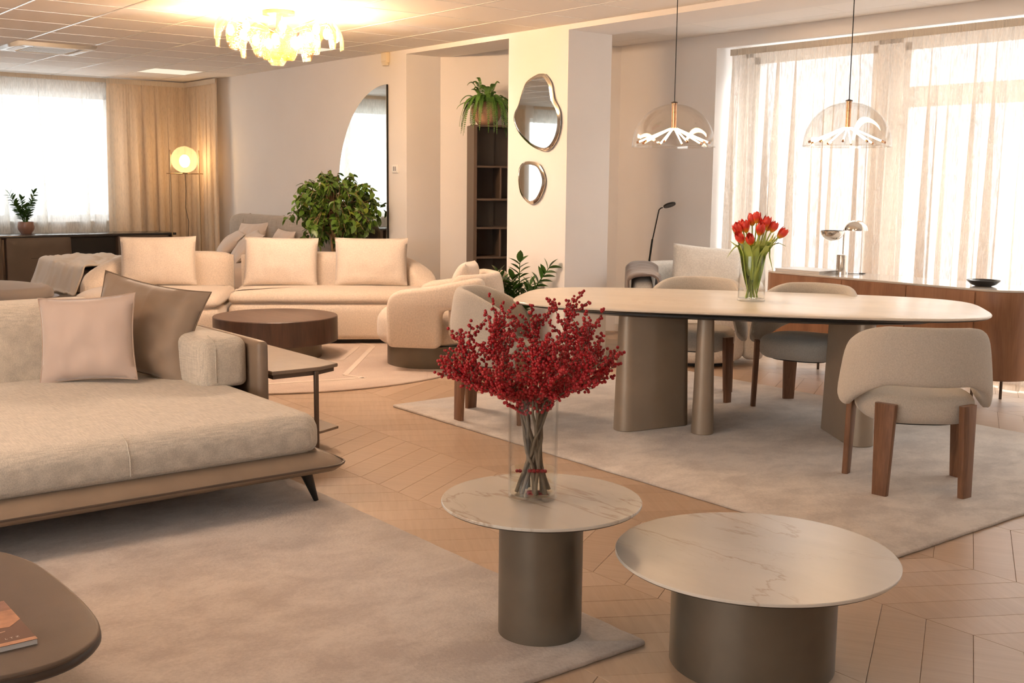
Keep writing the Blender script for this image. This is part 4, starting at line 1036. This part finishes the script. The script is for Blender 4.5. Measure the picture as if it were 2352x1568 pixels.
mk = Matrix.Translation((-8.515, 6.25, 0)) @ Matrix.Rotation(SH, 4, 'Z')
q = mk @ Vector((.48, .12, 1.2975)); cp = thing('mug', 'black cup on the shelf beside the pillar', 'cup', q)
MB().lathe([(0, 0), (.034, 0), (.036, .085), (.033, .085), (.031, .006), (0, .006)], 30).build('body', M['black_gloss'], cp, 40)
MB().tube([(.034, 0, .07), (.055, 0, .065), (.058, 0, .04), (.034, 0, .02)], .005, 8).build('handle', M['black_gloss'], cp, 60)
q = mk @ Vector((.60, .10, 1.2975)); cp = thing('candle_glass', 'small brown glass jar beside the black cup on the shelf', 'jar', q)
MB().lathe([(0, 0), (.03, 0), (.032, .07), (.028, .07), (.027, .008), (0, .008)], 30).build('jar', M['glass'], cp, 40)
MB().lathe([(0, .009), (.026, .009), (.026, .045), (0, .045)], 24).build('wax', M['leather'], cp, 40)
q = mk @ Vector((.66, .10, 1.6005)); bx_ = thing('storage_box', 'upright dark box file on the top shelf, cut off by the pillar', 'box', q, SH)
MB().rbox(0, .12, 0, .20, 0, .32, .004, 1).build('case', plain('charcoal_board', (.06, .055, .052), .6), bx_, 30)
MB().box(.045, .075, -.002, 0, .05, .09).box(.045, .075, -.002, 0, .25, .29).build('label_plate', M['grey_plastic'], bx_, 0)
# ------------------------------------------------------------------ bed area
bd = thing('bed', 'upholstered double bed with greige headboard against the white wall', 'bed', (-11.38, 4.6, 0))
MB().pad(dense(rrect(-.88, .88, -1.28, 1.0, .12, 6), .15), soft(.06, .34, .05, 4)).build('bed_frame', M['greige'], bd, 50)
MB().pad(dense(rrect(-.84, .84, -1.20, 1.0, .12, 6), .12), soft(.34, .57, .09, 5, .04), crown=.01).build('duvet', M['bedlinen'], bd, 60)
hb = MB().shell([(-1.36+2.72*i/30, 1.16, .10, 1.055, .10, .03) for i in range(31)], 4, 24, 3.0, taper=.7).build('headboard', M['greige'], bd, 60)
for x in (-.85, 0, .85): MB().tube([(x, 1.05, .6), (x, 1.045, .85), (x, 1.06, .98), (x, 1.11, 1.045), (x, 1.16, 1.057)], .006, 6).build('seam', M['greige'], hb, 60)
for x in (-.78, .78):
    for y in (-1.1, .9): MB().tube([(x, y, 0), (x, y, .07)], .03, 12).build('foot', M['blackmetal'], bd, 40)
pl = [(-.62, .62, R(-20), .62, .42, 'large pale rose pillow lying at the left of the bed'), (-.42, .86, R(8), .55, .42, 'pale rose pillow standing against the headboard, left'),
      (.02, .52, R(-16), .62, .44, 'pale rose pillow in front of the others in the middle of the bed'), (.32, .88, R(-4), .50, .36, 'smaller pale rose pillow standing against the headboard, right')]
for k, (x, y, yw, w_, h_, lab) in enumerate(pl):
    pillow('bed_pillow', lab, w_, h_, .16, M['bedpillow'], (-11.38+x, 4.6+y, .585), yw, R((-48, -24, -46, -22)[k]), R((4, -3, 5, 2)[k]), .09, 60+k, .014, None, 'pillows on the bed')
# crumpled throw over the foot of the bed
v = []; f = []; NU, NV = 70, 60
for j in range(NV+1):
    for i in range(NU+1):
        u, w_ = i/NU, j/NV
        x = -.97 + 1.62*u + .12*(w_-.5)*u; y = -1.335 + 1.2*w_*(1-.35*u)
        n1 = mnoise.noise((x*3.2+2*y, y*5.5, .4)); n2 = mnoise.noise((x*8, y*12+x*4, 1.7)); z = .592 + .050*abs(n1) + .028*abs(n2) + .03*mnoise.noise((x*2, y*2, 5))
        dx = max(0, -x-.86); dy = max(0, -y-1.215)
        e = math.hypot(dx, dy)
        if e > 0: z -= min(.26, e*2.6)*(1 if w_ < .9 else .8)
        v.append((min(x, 2), y + .02*n2, z))
f = [(j*(NU+1)+i, j*(NU+1)+i+1, (j+1)*(NU+1)+i+1, (j+1)*(NU+1)+i) for j in range(NV) for i in range(NU)]
to_ = MB().add(v, f).build('throw_blanket', M['throw'], None, 180, (-11.38, 4.6, 0)); tag(to_, 'crumpled ivory throw over the foot of the bed', 'blanket')
md = to_.modifiers.new('t', 'SOLIDIFY'); md.thickness = .014; md.offset = 1
# ------------------------------------------------------------------ brown leather-fronted desk under the far left window
dk = thing('desk', 'long dark brown desk with two rounded leather fronts below the left window', 'desk', (-13.95, 4.1, 0))
MB().rbox(-.25, .28, -1.45, 1.33, .755, .785, .006).build('desk_top', plain('black_desk_top', (.035, .030, .028), .2), dk, 30)
MB().rbox(-.23, .20, -1.43, 1.31, .04, .755, .01).build('carcass', M['brownmetal'], dk, 30)
mmx = Matrix(((0, 0, 1, 0), (1, 0, 0, 0), (0, 1, 0, 0), (0, 0, 0, 1)))
for y0, y1 in ((-.68, .05), (.60, 1.24), (-1.43, -.72)):
    fp = MB().pad(rrect(y0, y1, .06, .775, .045, 5), [(.01, .20), (0, .208), (0, .262), (.004, .270), (.012, .274)], mmx).build('leather_front', M['leather_dk'], dk, 40)
    MB().box(.274, .277, (y0+y1)/2-.10, (y0+y1)/2+.16, .515, .519).build('drawer_seam', M['blackmetal'], fp, 0)
MB().box(-.22, .215, .06, .59, .10, .74).build('recess_panel', M['blackmetal'], dk, 0)
# grey lounge chair cut off by the left edge
gc = thing('lounge_chair', 'grey upholstered lounge chair with leather shell, cut off at the left edge', 'armchair', (-10.05, 2.42, 0), R(20))
MB().pad(supell(.46, .40, 2.4, 48), soft(.40, .55, .065, 5), crown=.035).build('seat_cushion', M['greyfab'], gc, 60)
MB().pad(supell(.50, .44, 2.4, 48), [(.16, .30), (.05, .35), (.005, .42), (0, .46), (.02, .465)]).build('leather_shell', M['leather_dk'], gc, 50)
MB().shell([(.48*math.cos(R(a)), .42*math.sin(R(a)), .42, .70, .05, .03) for a in range(150, 271, 6)], 3, 18, 3).build('backrest', M['greyfab'], gc, 60)
for x, y in ((.36, .22), (.36, -.22), (-.36, .22), (-.36, -.22)): MB().tube([(x*.8, y*.8, .33), (x*1.05, y*1.05, 0)], [.014, .009], 8).build('leg', M['brownmetal'], gc, 60)
pillow('lounge_pillow', 'grey pillow in the lounge chair at the left edge', .46, .34, .15, M['greyfab'], (-10.30, 2.28, .585), R(-50), R(-20), 0, .05, 71, .008)
# ------------------------------------------------------------------ globe floor lamp
fl2 = thing('globe_floor_lamp', 'slim brass floor lamp with a glowing glass globe before the drapes', 'lamp', (-13.6, 5.535, 0), R(90))
GM, gt_, gb_ = nt('opal_globe'); 
gt_.nodes.clear(); 
tr = node(gt_, 'ShaderNodeBsdfTransparent'); tr.inputs[0].default_value = (1, .93, .80, 1); tl_ = node(gt_, 'ShaderNodeBsdfTranslucent'); tl_.inputs[0].default_value = (.95, .82, .62, 1)
mx_ = node(gt_, 'ShaderNodeMixShader'); mx_.inputs[0].default_value = .14; gt_.links.new(tr.outputs[0], mx_.inputs[1]); gt_.links.new(tl_.outputs[0], mx_.inputs[2])
oo = node(gt_, 'ShaderNodeOutputMaterial'); gt_.links.new(mx_.outputs[0], oo.inputs[0])
MB().sphere(.163, (0, 0, 1.685), 32, 20).build('glass_globe', GM, fl2, 180)
MB().sphere(.062, (0, 0, 1.665), 16, 10, None, 1.25).build('bulb', emit('warm_bulb', (1.0, .66, .36), 42), fl2, 180)
BR = plain('brass', (.36, .25, .14), .35, .8)
for x in (-.185, .185): MB().tube([(x, 0, 0), (x, 0, 1.80)], .0075, 8).build('post', BR, fl2, 60)
MB().tube([(-.235, 0, 1.512), (.235, 0, 1.512)], .006, 8).build('cross_bar', BR, fl2, 60)
MB().lathe([(0, 1.506), (.028, 1.506), (.032, 1.526), (0, 1.53)], 20).build('socket', BR, fl2, 40)
MB().rbox(-.22, .22, -.12, .12, 0, .012, .004).build('base_plate', BR, fl2, 30)
MB().tube([(0, 0, 1.51), (.012, .01, 1.30), (-.005, .005, 1.10), (.03, 0, .92), (.015, 0, .70), (.02, 0, .3), (.0, .05, .012)], .003, 6).build('cable', M['blackmetal'], fl2, 60)
# ------------------------------------------------------------------ chandeliers of textured glass leaves
def amber():
    m, t, b = nt('textured_amber_glass'); t.nodes.clear()
    tr = node(t, 'ShaderNodeBsdfTransparent'); tr.inputs[0].default_value = (1, .82, .52, 1)
    tl = node(t, 'ShaderNodeBsdfTranslucent'); tl.inputs[0].default_value = (.55, .30, .09, 1)
    gl = node(t, 'ShaderNodeBsdfGlossy'); gl.inputs['Roughness'].default_value = .15; gl.inputs[0].default_value = (1, .85, .6, 1)
    v = node(t, 'ShaderNodeTexVoronoi'); v.inputs['Scale'].default_value = 70; t.links.new(coords(t), v.inputs['Vector'])
    bp = node(t, 'ShaderNodeBump'); bp.inputs['Strength'].default_value = .9; bp.inputs['Distance'].default_value = .004; t.links.new(v.outputs['Distance'], bp.inputs['Height'])
    t.links.new(bp.outputs[0], gl.inputs['Normal']); t.links.new(bp.outputs[0], tl.inputs['Normal'])
    a = node(t, 'ShaderNodeMixShader'); a.inputs[0].default_value = .16; t.links.new(tr.outputs[0], a.inputs[1]); t.links.new(tl.outputs[0], a.inputs[2])
    c = node(t, 'ShaderNodeMixShader'); c.inputs[0].default_value = .05; t.links.new(a.outputs[0], c.inputs[1]); t.links.new(gl.outputs[0], c.inputs[2])
    o = node(t, 'ShaderNodeOutputMaterial'); t.links.new(c.outputs[0], o.inputs[0]); return m
AM = amber(); BULB = emit('chandelier_bulb', LAMP, 380)
def leaf_plate(w, h, bend):
    v = []; f = []; n = 10
    for j in range(n+1):
        t = j/n; ww = w*math.sin(math.pi*(.07+.86*t))**.42
        for i in range(7):
            s = -1+i/3; v.append((bend*math.sin(math.pi*t)*1.0 - .03*s*s, s*ww/2, -h*t))
    f = [(j*7+i, j*7+i+1, (j+1)*7+i+1, (j+1)*7+i) for j in range(n) for i in range(6)]
    return MB().add(v, f)
GOLD = plain('gold_mount', (.70, .40, .20), .25, 1.0)
me_leaf = leaf_plate(.165, .20, .022).mesh('glass_leaf', 180); me_leaf.materials.append(AM)
bb = MB().sphere(.026, (0, 0, 0), 12, 8, None, 1.5).mesh('bulb', 180); bb.materials.append(BULB)
bb2 = bb.copy(); bb2.materials.clear(); bb2.materials.append(emit('dimmed_chandelier_bulb', LAMP, 180))
def chandelier(label, loc, bulb):
    c = thing('chandelier', label, 'lamp', loc, 0, 'textured glass chandeliers')
    MB().lathe([(0, -.001), (.12, -.001), (.12, -.03), (.05, -.04), (0, -.04)], 32).build('ceiling_rose', GOLD, c, 40)
    MB().lathe([(0, -.03), (.022, -.03), (.022, -.22), (.035, -.24), (.0, -.26)], 20).build('stem', GOLD, c, 40)
    tiers = [(.415, 13, -.055, R(-17), 1.0), (.26, 9, -.120, R(-10), 1.0), (.10, 5, -.165, R(-4), .9)]
    for r, n, z, tilt, s in tiers:
        for k in range(n):
            a = 2*math.pi*(k+.3*s)/n + (.2 if n == 9 else 0)
            o = put('glass_leaf', me_leaf, c); o.matrix_local = Matrix.Translation((r*math.cos(a), r*math.sin(a), z+.02*math.sin(k*2.3))) @ Matrix.Rotation(a+.25*math.sin(k*1.7), 4, 'Z') @ Matrix.Rotation(tilt, 4, 'Y')
    for r, n, z in ((.35, 8, -.15), (.17, 5, -.22)):
        for k in range(n):
            a = 2*math.pi*(k+.5)/n; p = Vector((r*math.cos(a), r*math.sin(a), z))
            MB().tube([Vector((.02*math.cos(a), .02*math.sin(a), -.16)), p+Vector((0, 0, .07)), p+Vector((0, 0, .035))], .004, 6).build('arm', GOLD, c, 60)
            put('bulb', bulb, c, p)
    return c
chandelier('amber textured-glass chandelier glowing under the ceiling, above the drum coffee table', (-7.80, 3.93, CEIL), bb)
chandelier('second amber glass chandelier above the brown coffee table, outside the left edge', (-4.6, .1, CEIL), bb2)
# ------------------------------------------------------------------ ceiling fixtures
for k, (cx, cy) in enumerate(PANEL):
    lp = thing('ceiling_panel', ('square flush light panel in the ceiling above the drapes', 'square flush light panel in the ceiling behind the chandelier')[k % 2] if len(PANEL) == 2 else 'square flush ceiling light panel %d' % k, 'light panel', (cx, cy, CEIL))
    MB().box(-.305, .305, -.305, -.290, -.002, .010).box(-.305, .305, .290, .305, -.002, .010).box(-.305, -.290, -.29, .29, -.002, .010).box(.290, .305, -.29, .29, -.002, .010).build('frame', M['rail'], lp, 0)
    MB().box(-.29, .29, -.29, .29, .001, .009).build('diffuser', emit('panel_diffuser_%d' % k, (1.0, .82, .62), .75), lp, 0)
ac = thing('air_conditioner', 'white square cassette air conditioner in the ceiling, upper left', 'air conditioner', (-11.43, 3.32, CEIL))
fr = MB()
for a in range(4):
    m = Matrix.Rotation(math.pi/2*a, 4, 'Z'); fr.add([(-.36, -.36, -.001), (.36, -.36, -.001), (.22, -.22, -.001), (-.22, -.22, -.001), (-.345, -.345, -.030), (.345, -.345, -.030), (.22, -.22, -.034), (-.22, -.22, -.034)], [(0,1,2,3), (4,7,6,5), (0,4,5,1), (2,6,7,3), (1,5,6,2), (0,3,7,4)], m)
fr.build('frame', plain('bright_white_plastic', (.95, .95, .94), .3), ac, 30)
for a in range(4):
    m = Matrix.Rotation(math.pi/2*a, 4, 'Z')
    MB().add([(-.20, -.315, -.0335), (.20, -.315, -.0335), (.20, -.25, -.040), (-.20, -.25, -.040), (-.20, -.315, -.0315), (.20, -.315, -.0315), (.20, -.25, -.038), (-.20, -.25, -.038)], [(0,1,2,3), (4,7,6,5), (0,4,5,1), (2,6,7,3), (1,5,6,2), (0,3,7,4)], m).build('louvre', plain('louvre_%d' % a, (.70, .66, .60), .4), ac, 0)
for k in range(22): MB().box(-.21, .21, -.21+k*.0195, -.21+k*.0195+.009, -.036, -.028).build('grille_slat', M['white_plastic'], ac, 0)
MB().box(-.22, .22, -.22, .22, -.026, -.012).build('filter', plain('grey_filter', (.45, .43, .40), .8), ac, 0)
# ------------------------------------------------------------------ plants
def leaf_mesh(name, L_, w, mat, droop=.25, fold=.25, n=5):
    v = []; 
    for i in range(n+1):
        t = i/n; ww = w*math.sin(math.pi*min(1, .06+.94*t))**.8 if i < n else .0003
        for sgn in (-1, 0, 1): v.append((ww*sgn, L_*t, -droop*L_*t*t + abs(sgn)*ww*fold))
    f = [(i*3+k, i*3+k+1, (i+1)*3+k+1, (i+1)*3+k) for i in range(n) for k in range(2)]
    me = MB().add(v, f).mesh(name, 180); me.materials.append(mat); return me
# ficus
FB = Vector((-9.62, 5.40, 0)); fc = thing('ficus_tree', 'bushy green ficus behind the cream sofa, before the arch mirror', 'plant', FB)
MB().lathe([(0, 0), (.15, 0), (.19, .34), (.20, .36), (.17, .36), (.16, .33), (0, .33)], 36).build('pot', plain('slate_pot', (.10, .10, .11), .6), fc, 40)
MB().lathe([(0, .331), (.158, .331), (.0, .34)], 24).build('soil', M['soil'], fc, 40)
rf = random.Random(3); br_ = MB(); tips = []
for k in range(4):
    a = k*1.6; br_.tube([(.03*math.cos(a), .03*math.sin(a), .33), (.02*math.cos(a+.8), .02*math.sin(a+.8), .6), (.035*math.cos(a+1.5), .035*math.sin(a+1.5), .85), (.10*math.cos(a), .10*math.sin(a), 1.15)], [.014, .012, .010, .007], 7)
cands = []
for k in range(170):
    th_, ph = rf.uniform(0, 2*math.pi), math.acos(rf.uniform(-1, 1)); rr_ = rf.uniform(.75, 1.0) if k % 3 else rf.uniform(.95, 1.12)
    e = Vector((.37*rr_*math.sin(ph)*math.cos(th_), .37*rr_*math.sin(ph)*math.sin(th_), 1.215+.34*rr_*math.cos(ph)))
    s0 = Vector((e.x*.15, e.y*.15, .85+.35*rf.random())); mid = s0.lerp(e, .55)+Vector((0, 0, .10))
    P = [s0, mid, e, e+Vector((e.x*.16, e.y*.16, -.07))]
    br_.tube(P, [.005, .0035, .0022, .001], 5)
    for i in range(11):
        t = .35+.65*i/10
        q = P[1].lerp(P[2], (t-.35)/.45) if t < .8 else P[2].lerp(P[3], (t-.8)/.2)
        d = Vector((rf.gauss(0, 1), rf.gauss(0, 1), rf.uniform(-1.3, .1))).normalized(); cands.append((q, d, rf.uniform(.75, 1.2), rf.uniform(-.8, .8)))
br_.build('trunk', M['bark'], fc, 60)
M['leaf_y'] = plain('ficus_leaf_light', (.17, .22, .02), .4, vary=.3, vscale=5)
LM = [leaf_mesh('leaf', .075, .021, M['leaf'], .35), leaf_mesh('leaf', .068, .020, M['leaf'], .15), leaf_mesh('leaf', .07, .020, M['leaf_y'], .3)]
def leaf_matrix(q, d, sc_, tw):
    r_ = d.to_track_quat('Y', 'Z').to_matrix().to_4x4(); return Matrix.Translation(q) @ r_ @ Matrix.Rotation(tw, 4, 'Y') @ Matrix.Scale(sc_, 4)
def toward(q): return q.dot(Vector((.87, -.49, 0)))
cands.sort(key=lambda c: -(toward(c[0]) + .25*Vector((c[0].x, c[0].y, (c[0].z-1.235)*1.2)).length))
rest = MB(); lmv = [([v.co[:] for v in me.vertices], [tuple(p.vertices) for p in me.polygons]) for me in LM]
for n, (q, d, sc_, tw) in enumerate(cands):
    k = (0, 1, 0, 2, 1, 0)[n % 6]; m_ = leaf_matrix(q, d, sc_, tw)
    if n < 290: o = put('leaf', LM[k], fc); o.matrix_local = m_
    else: rest.add(lmv[k][0], lmv[k][1], m_)
o = rest.build('foliage', M['leaf'], fc, 180); o['kind'] = 'stuff'
# zamioculcas plants
ZL = leaf_mesh('leaf', .075, .021, M['zzleaf'], .15, .3)
def zz(label, loc, pot, stems, seed, s=1.0):
    p = thing('zz_plant', label, 'plant', loc); rz_ = random.Random(seed)
    pr, ph, pm = pot
    MB().lathe([(0, 0), (pr*.62, 0), (pr*.95, ph*.35), (pr, ph*.6), (pr*.92, ph), (pr*.84, ph), (pr*.86, ph*.85), (0, ph*.85)], 36).build('pot', pm, p, 50)
    MB().lathe([(0, ph*.86), (pr*.84, ph*.86), (0, ph*.9)], 24).build('soil', M['soil'], p, 40)
    for (az, L_, lean) in stems:
        d = CAMR*math.cos(az) + CAMB*math.sin(az); z0 = ph*.86; P = []
        for i in range(13):
            t = i/12; P.append(d*(.02+lean*t**1.4) + Vector((0, 0, z0 + L_*t)))
        MB().tube(P, [.008*s-.0055*s*i/12 for i in range(13)], 6).build('stem', M['zzleaf'], p, 60)
        for i in range(3, 13):
            dd = (P[i]-P[i-1]).normalized(); sd = dd.cross(CAMB*math.cos(az*.3)+Vector((0, 0, .2))).normalized()
            for sg in (-1, 1):
                o = put('leaf', ZL, p); ld = (dd*.75 + sd*sg*.9 + Vector((rz_.gauss(0, .15), rz_.gauss(0, .15), .1))).normalized()
                o.matrix_local = leaf_matrix(P[i]-dd*(.01 if sg > 0 else .025), ld, s*rz_.uniform(.85, 1.15), rz_.uniform(-.5, .5))
        o = put('leaf', ZL, p); o.matrix_local = leaf_matrix(P[-1], (P[-1]-P[-2]).normalized(), s, 0)
    return p
zz('zamioculcas with upright glossy leaves beside the pillar, behind the left dining chair', (-7.21, 5.75, 0), (.17, .36, M['terracotta']), [(R(150), .40, .17), (R(80), .50, .05), (R(20), .46, .25), (R(-30), .30, .10), (R(200), .30, .10), (R(120), .36, .08)], 4, 1.35)
zz('potted zamioculcas in a glazed mauve pot on the desk', (-14.08, 3.755, .7855), (.095, .14, M['glazed']), [(R(170), .34, .15), (R(30), .36, .16), (R(100), .28, .05), (R(-60), .24, .08), (R(60), .20, .14), (R(140), .22, .10)], 6, 1.0)
zz('green plant half hidden behind the pillar edge and table', (-7.95, 7.22, 0), (.11, .14, M['terracotta']), [(R(0), .17, .10), (R(40), .20, .10), (R(-40), .12, .12), (R(120), .18, .08)], 9, 1.0)
# fern on the shelf unit
FP = mk @ Vector((.15, .15, 1.9745)); fn = thing('potted_fern', 'drooping fern in a round clay pot on top of the shelving unit', 'plant', FP)
MB().lathe([(0, 0), (.075, 0), (.115, .05), (.142, .11), (.145, .15), (.12, .205), (.105, .215), (.098, .21), (.105, .19), (0, .19)], 40).build('pot', M['terracotta'], fn, 60)
MB().lathe([(0, .191), (.104, .191), (0, .20)], 24).build('soil', M['soil'], fn, 40)
rn = random.Random(12)
for k in range(64):
    a = 2*math.pi*k/64*11 + rn.uniform(-.4, .4); up_ = rn.random(); d = Vector((math.cos(a), math.sin(a), 0))
    P = []
    out_ = (rn.uniform(.02, .16) if up_ > .82 else rn.uniform(.15, .27)); rise = (rn.uniform(.12, .25) if up_ > .82 else rn.uniform(.03, .13)); drop = (rn.uniform(0, .05) if up_ > .82 else rn.uniform(.06, .42))
    for i in range(13):
        t = i/12; P.append(d*(.03+out_*(1-(1-t)**1.6)) + Vector((0, 0, .195 + rise*math.sin(min(1, t*1.6)*math.pi/2) - drop*max(0, t-.3)**1.5*1.7)))
    b = MB().tube(P, [.0016]*13, 4)
    for i in range(1, 13):
        for t in (0, .33, .66):
            p0 = P[i-1].lerp(P[i], t); dd = (P[i]-P[i-1]).normalized(); sd = dd.cross(Vector((0, 0, 1)))
            sd = sd.normalized() if sd.length > .01 else Vector((1, 0, 0)); wl = .030*math.sin(math.pi*(.12+.85*(i-1+t)/12))
            for sg in (-1, 1):
                e = p0 + sd*sg*wl + dd*wl*.35 - Vector((0, 0, wl*.25)); w2 = dd*.0042
                b.add([p0-w2, p0+w2, (p0+e)/2+w2*1.2, e, (p0+e)/2-w2*1.0], [(0, 1, 2, 3, 4)])
    b.build('frond', M['fernleaf'], fn, 0)
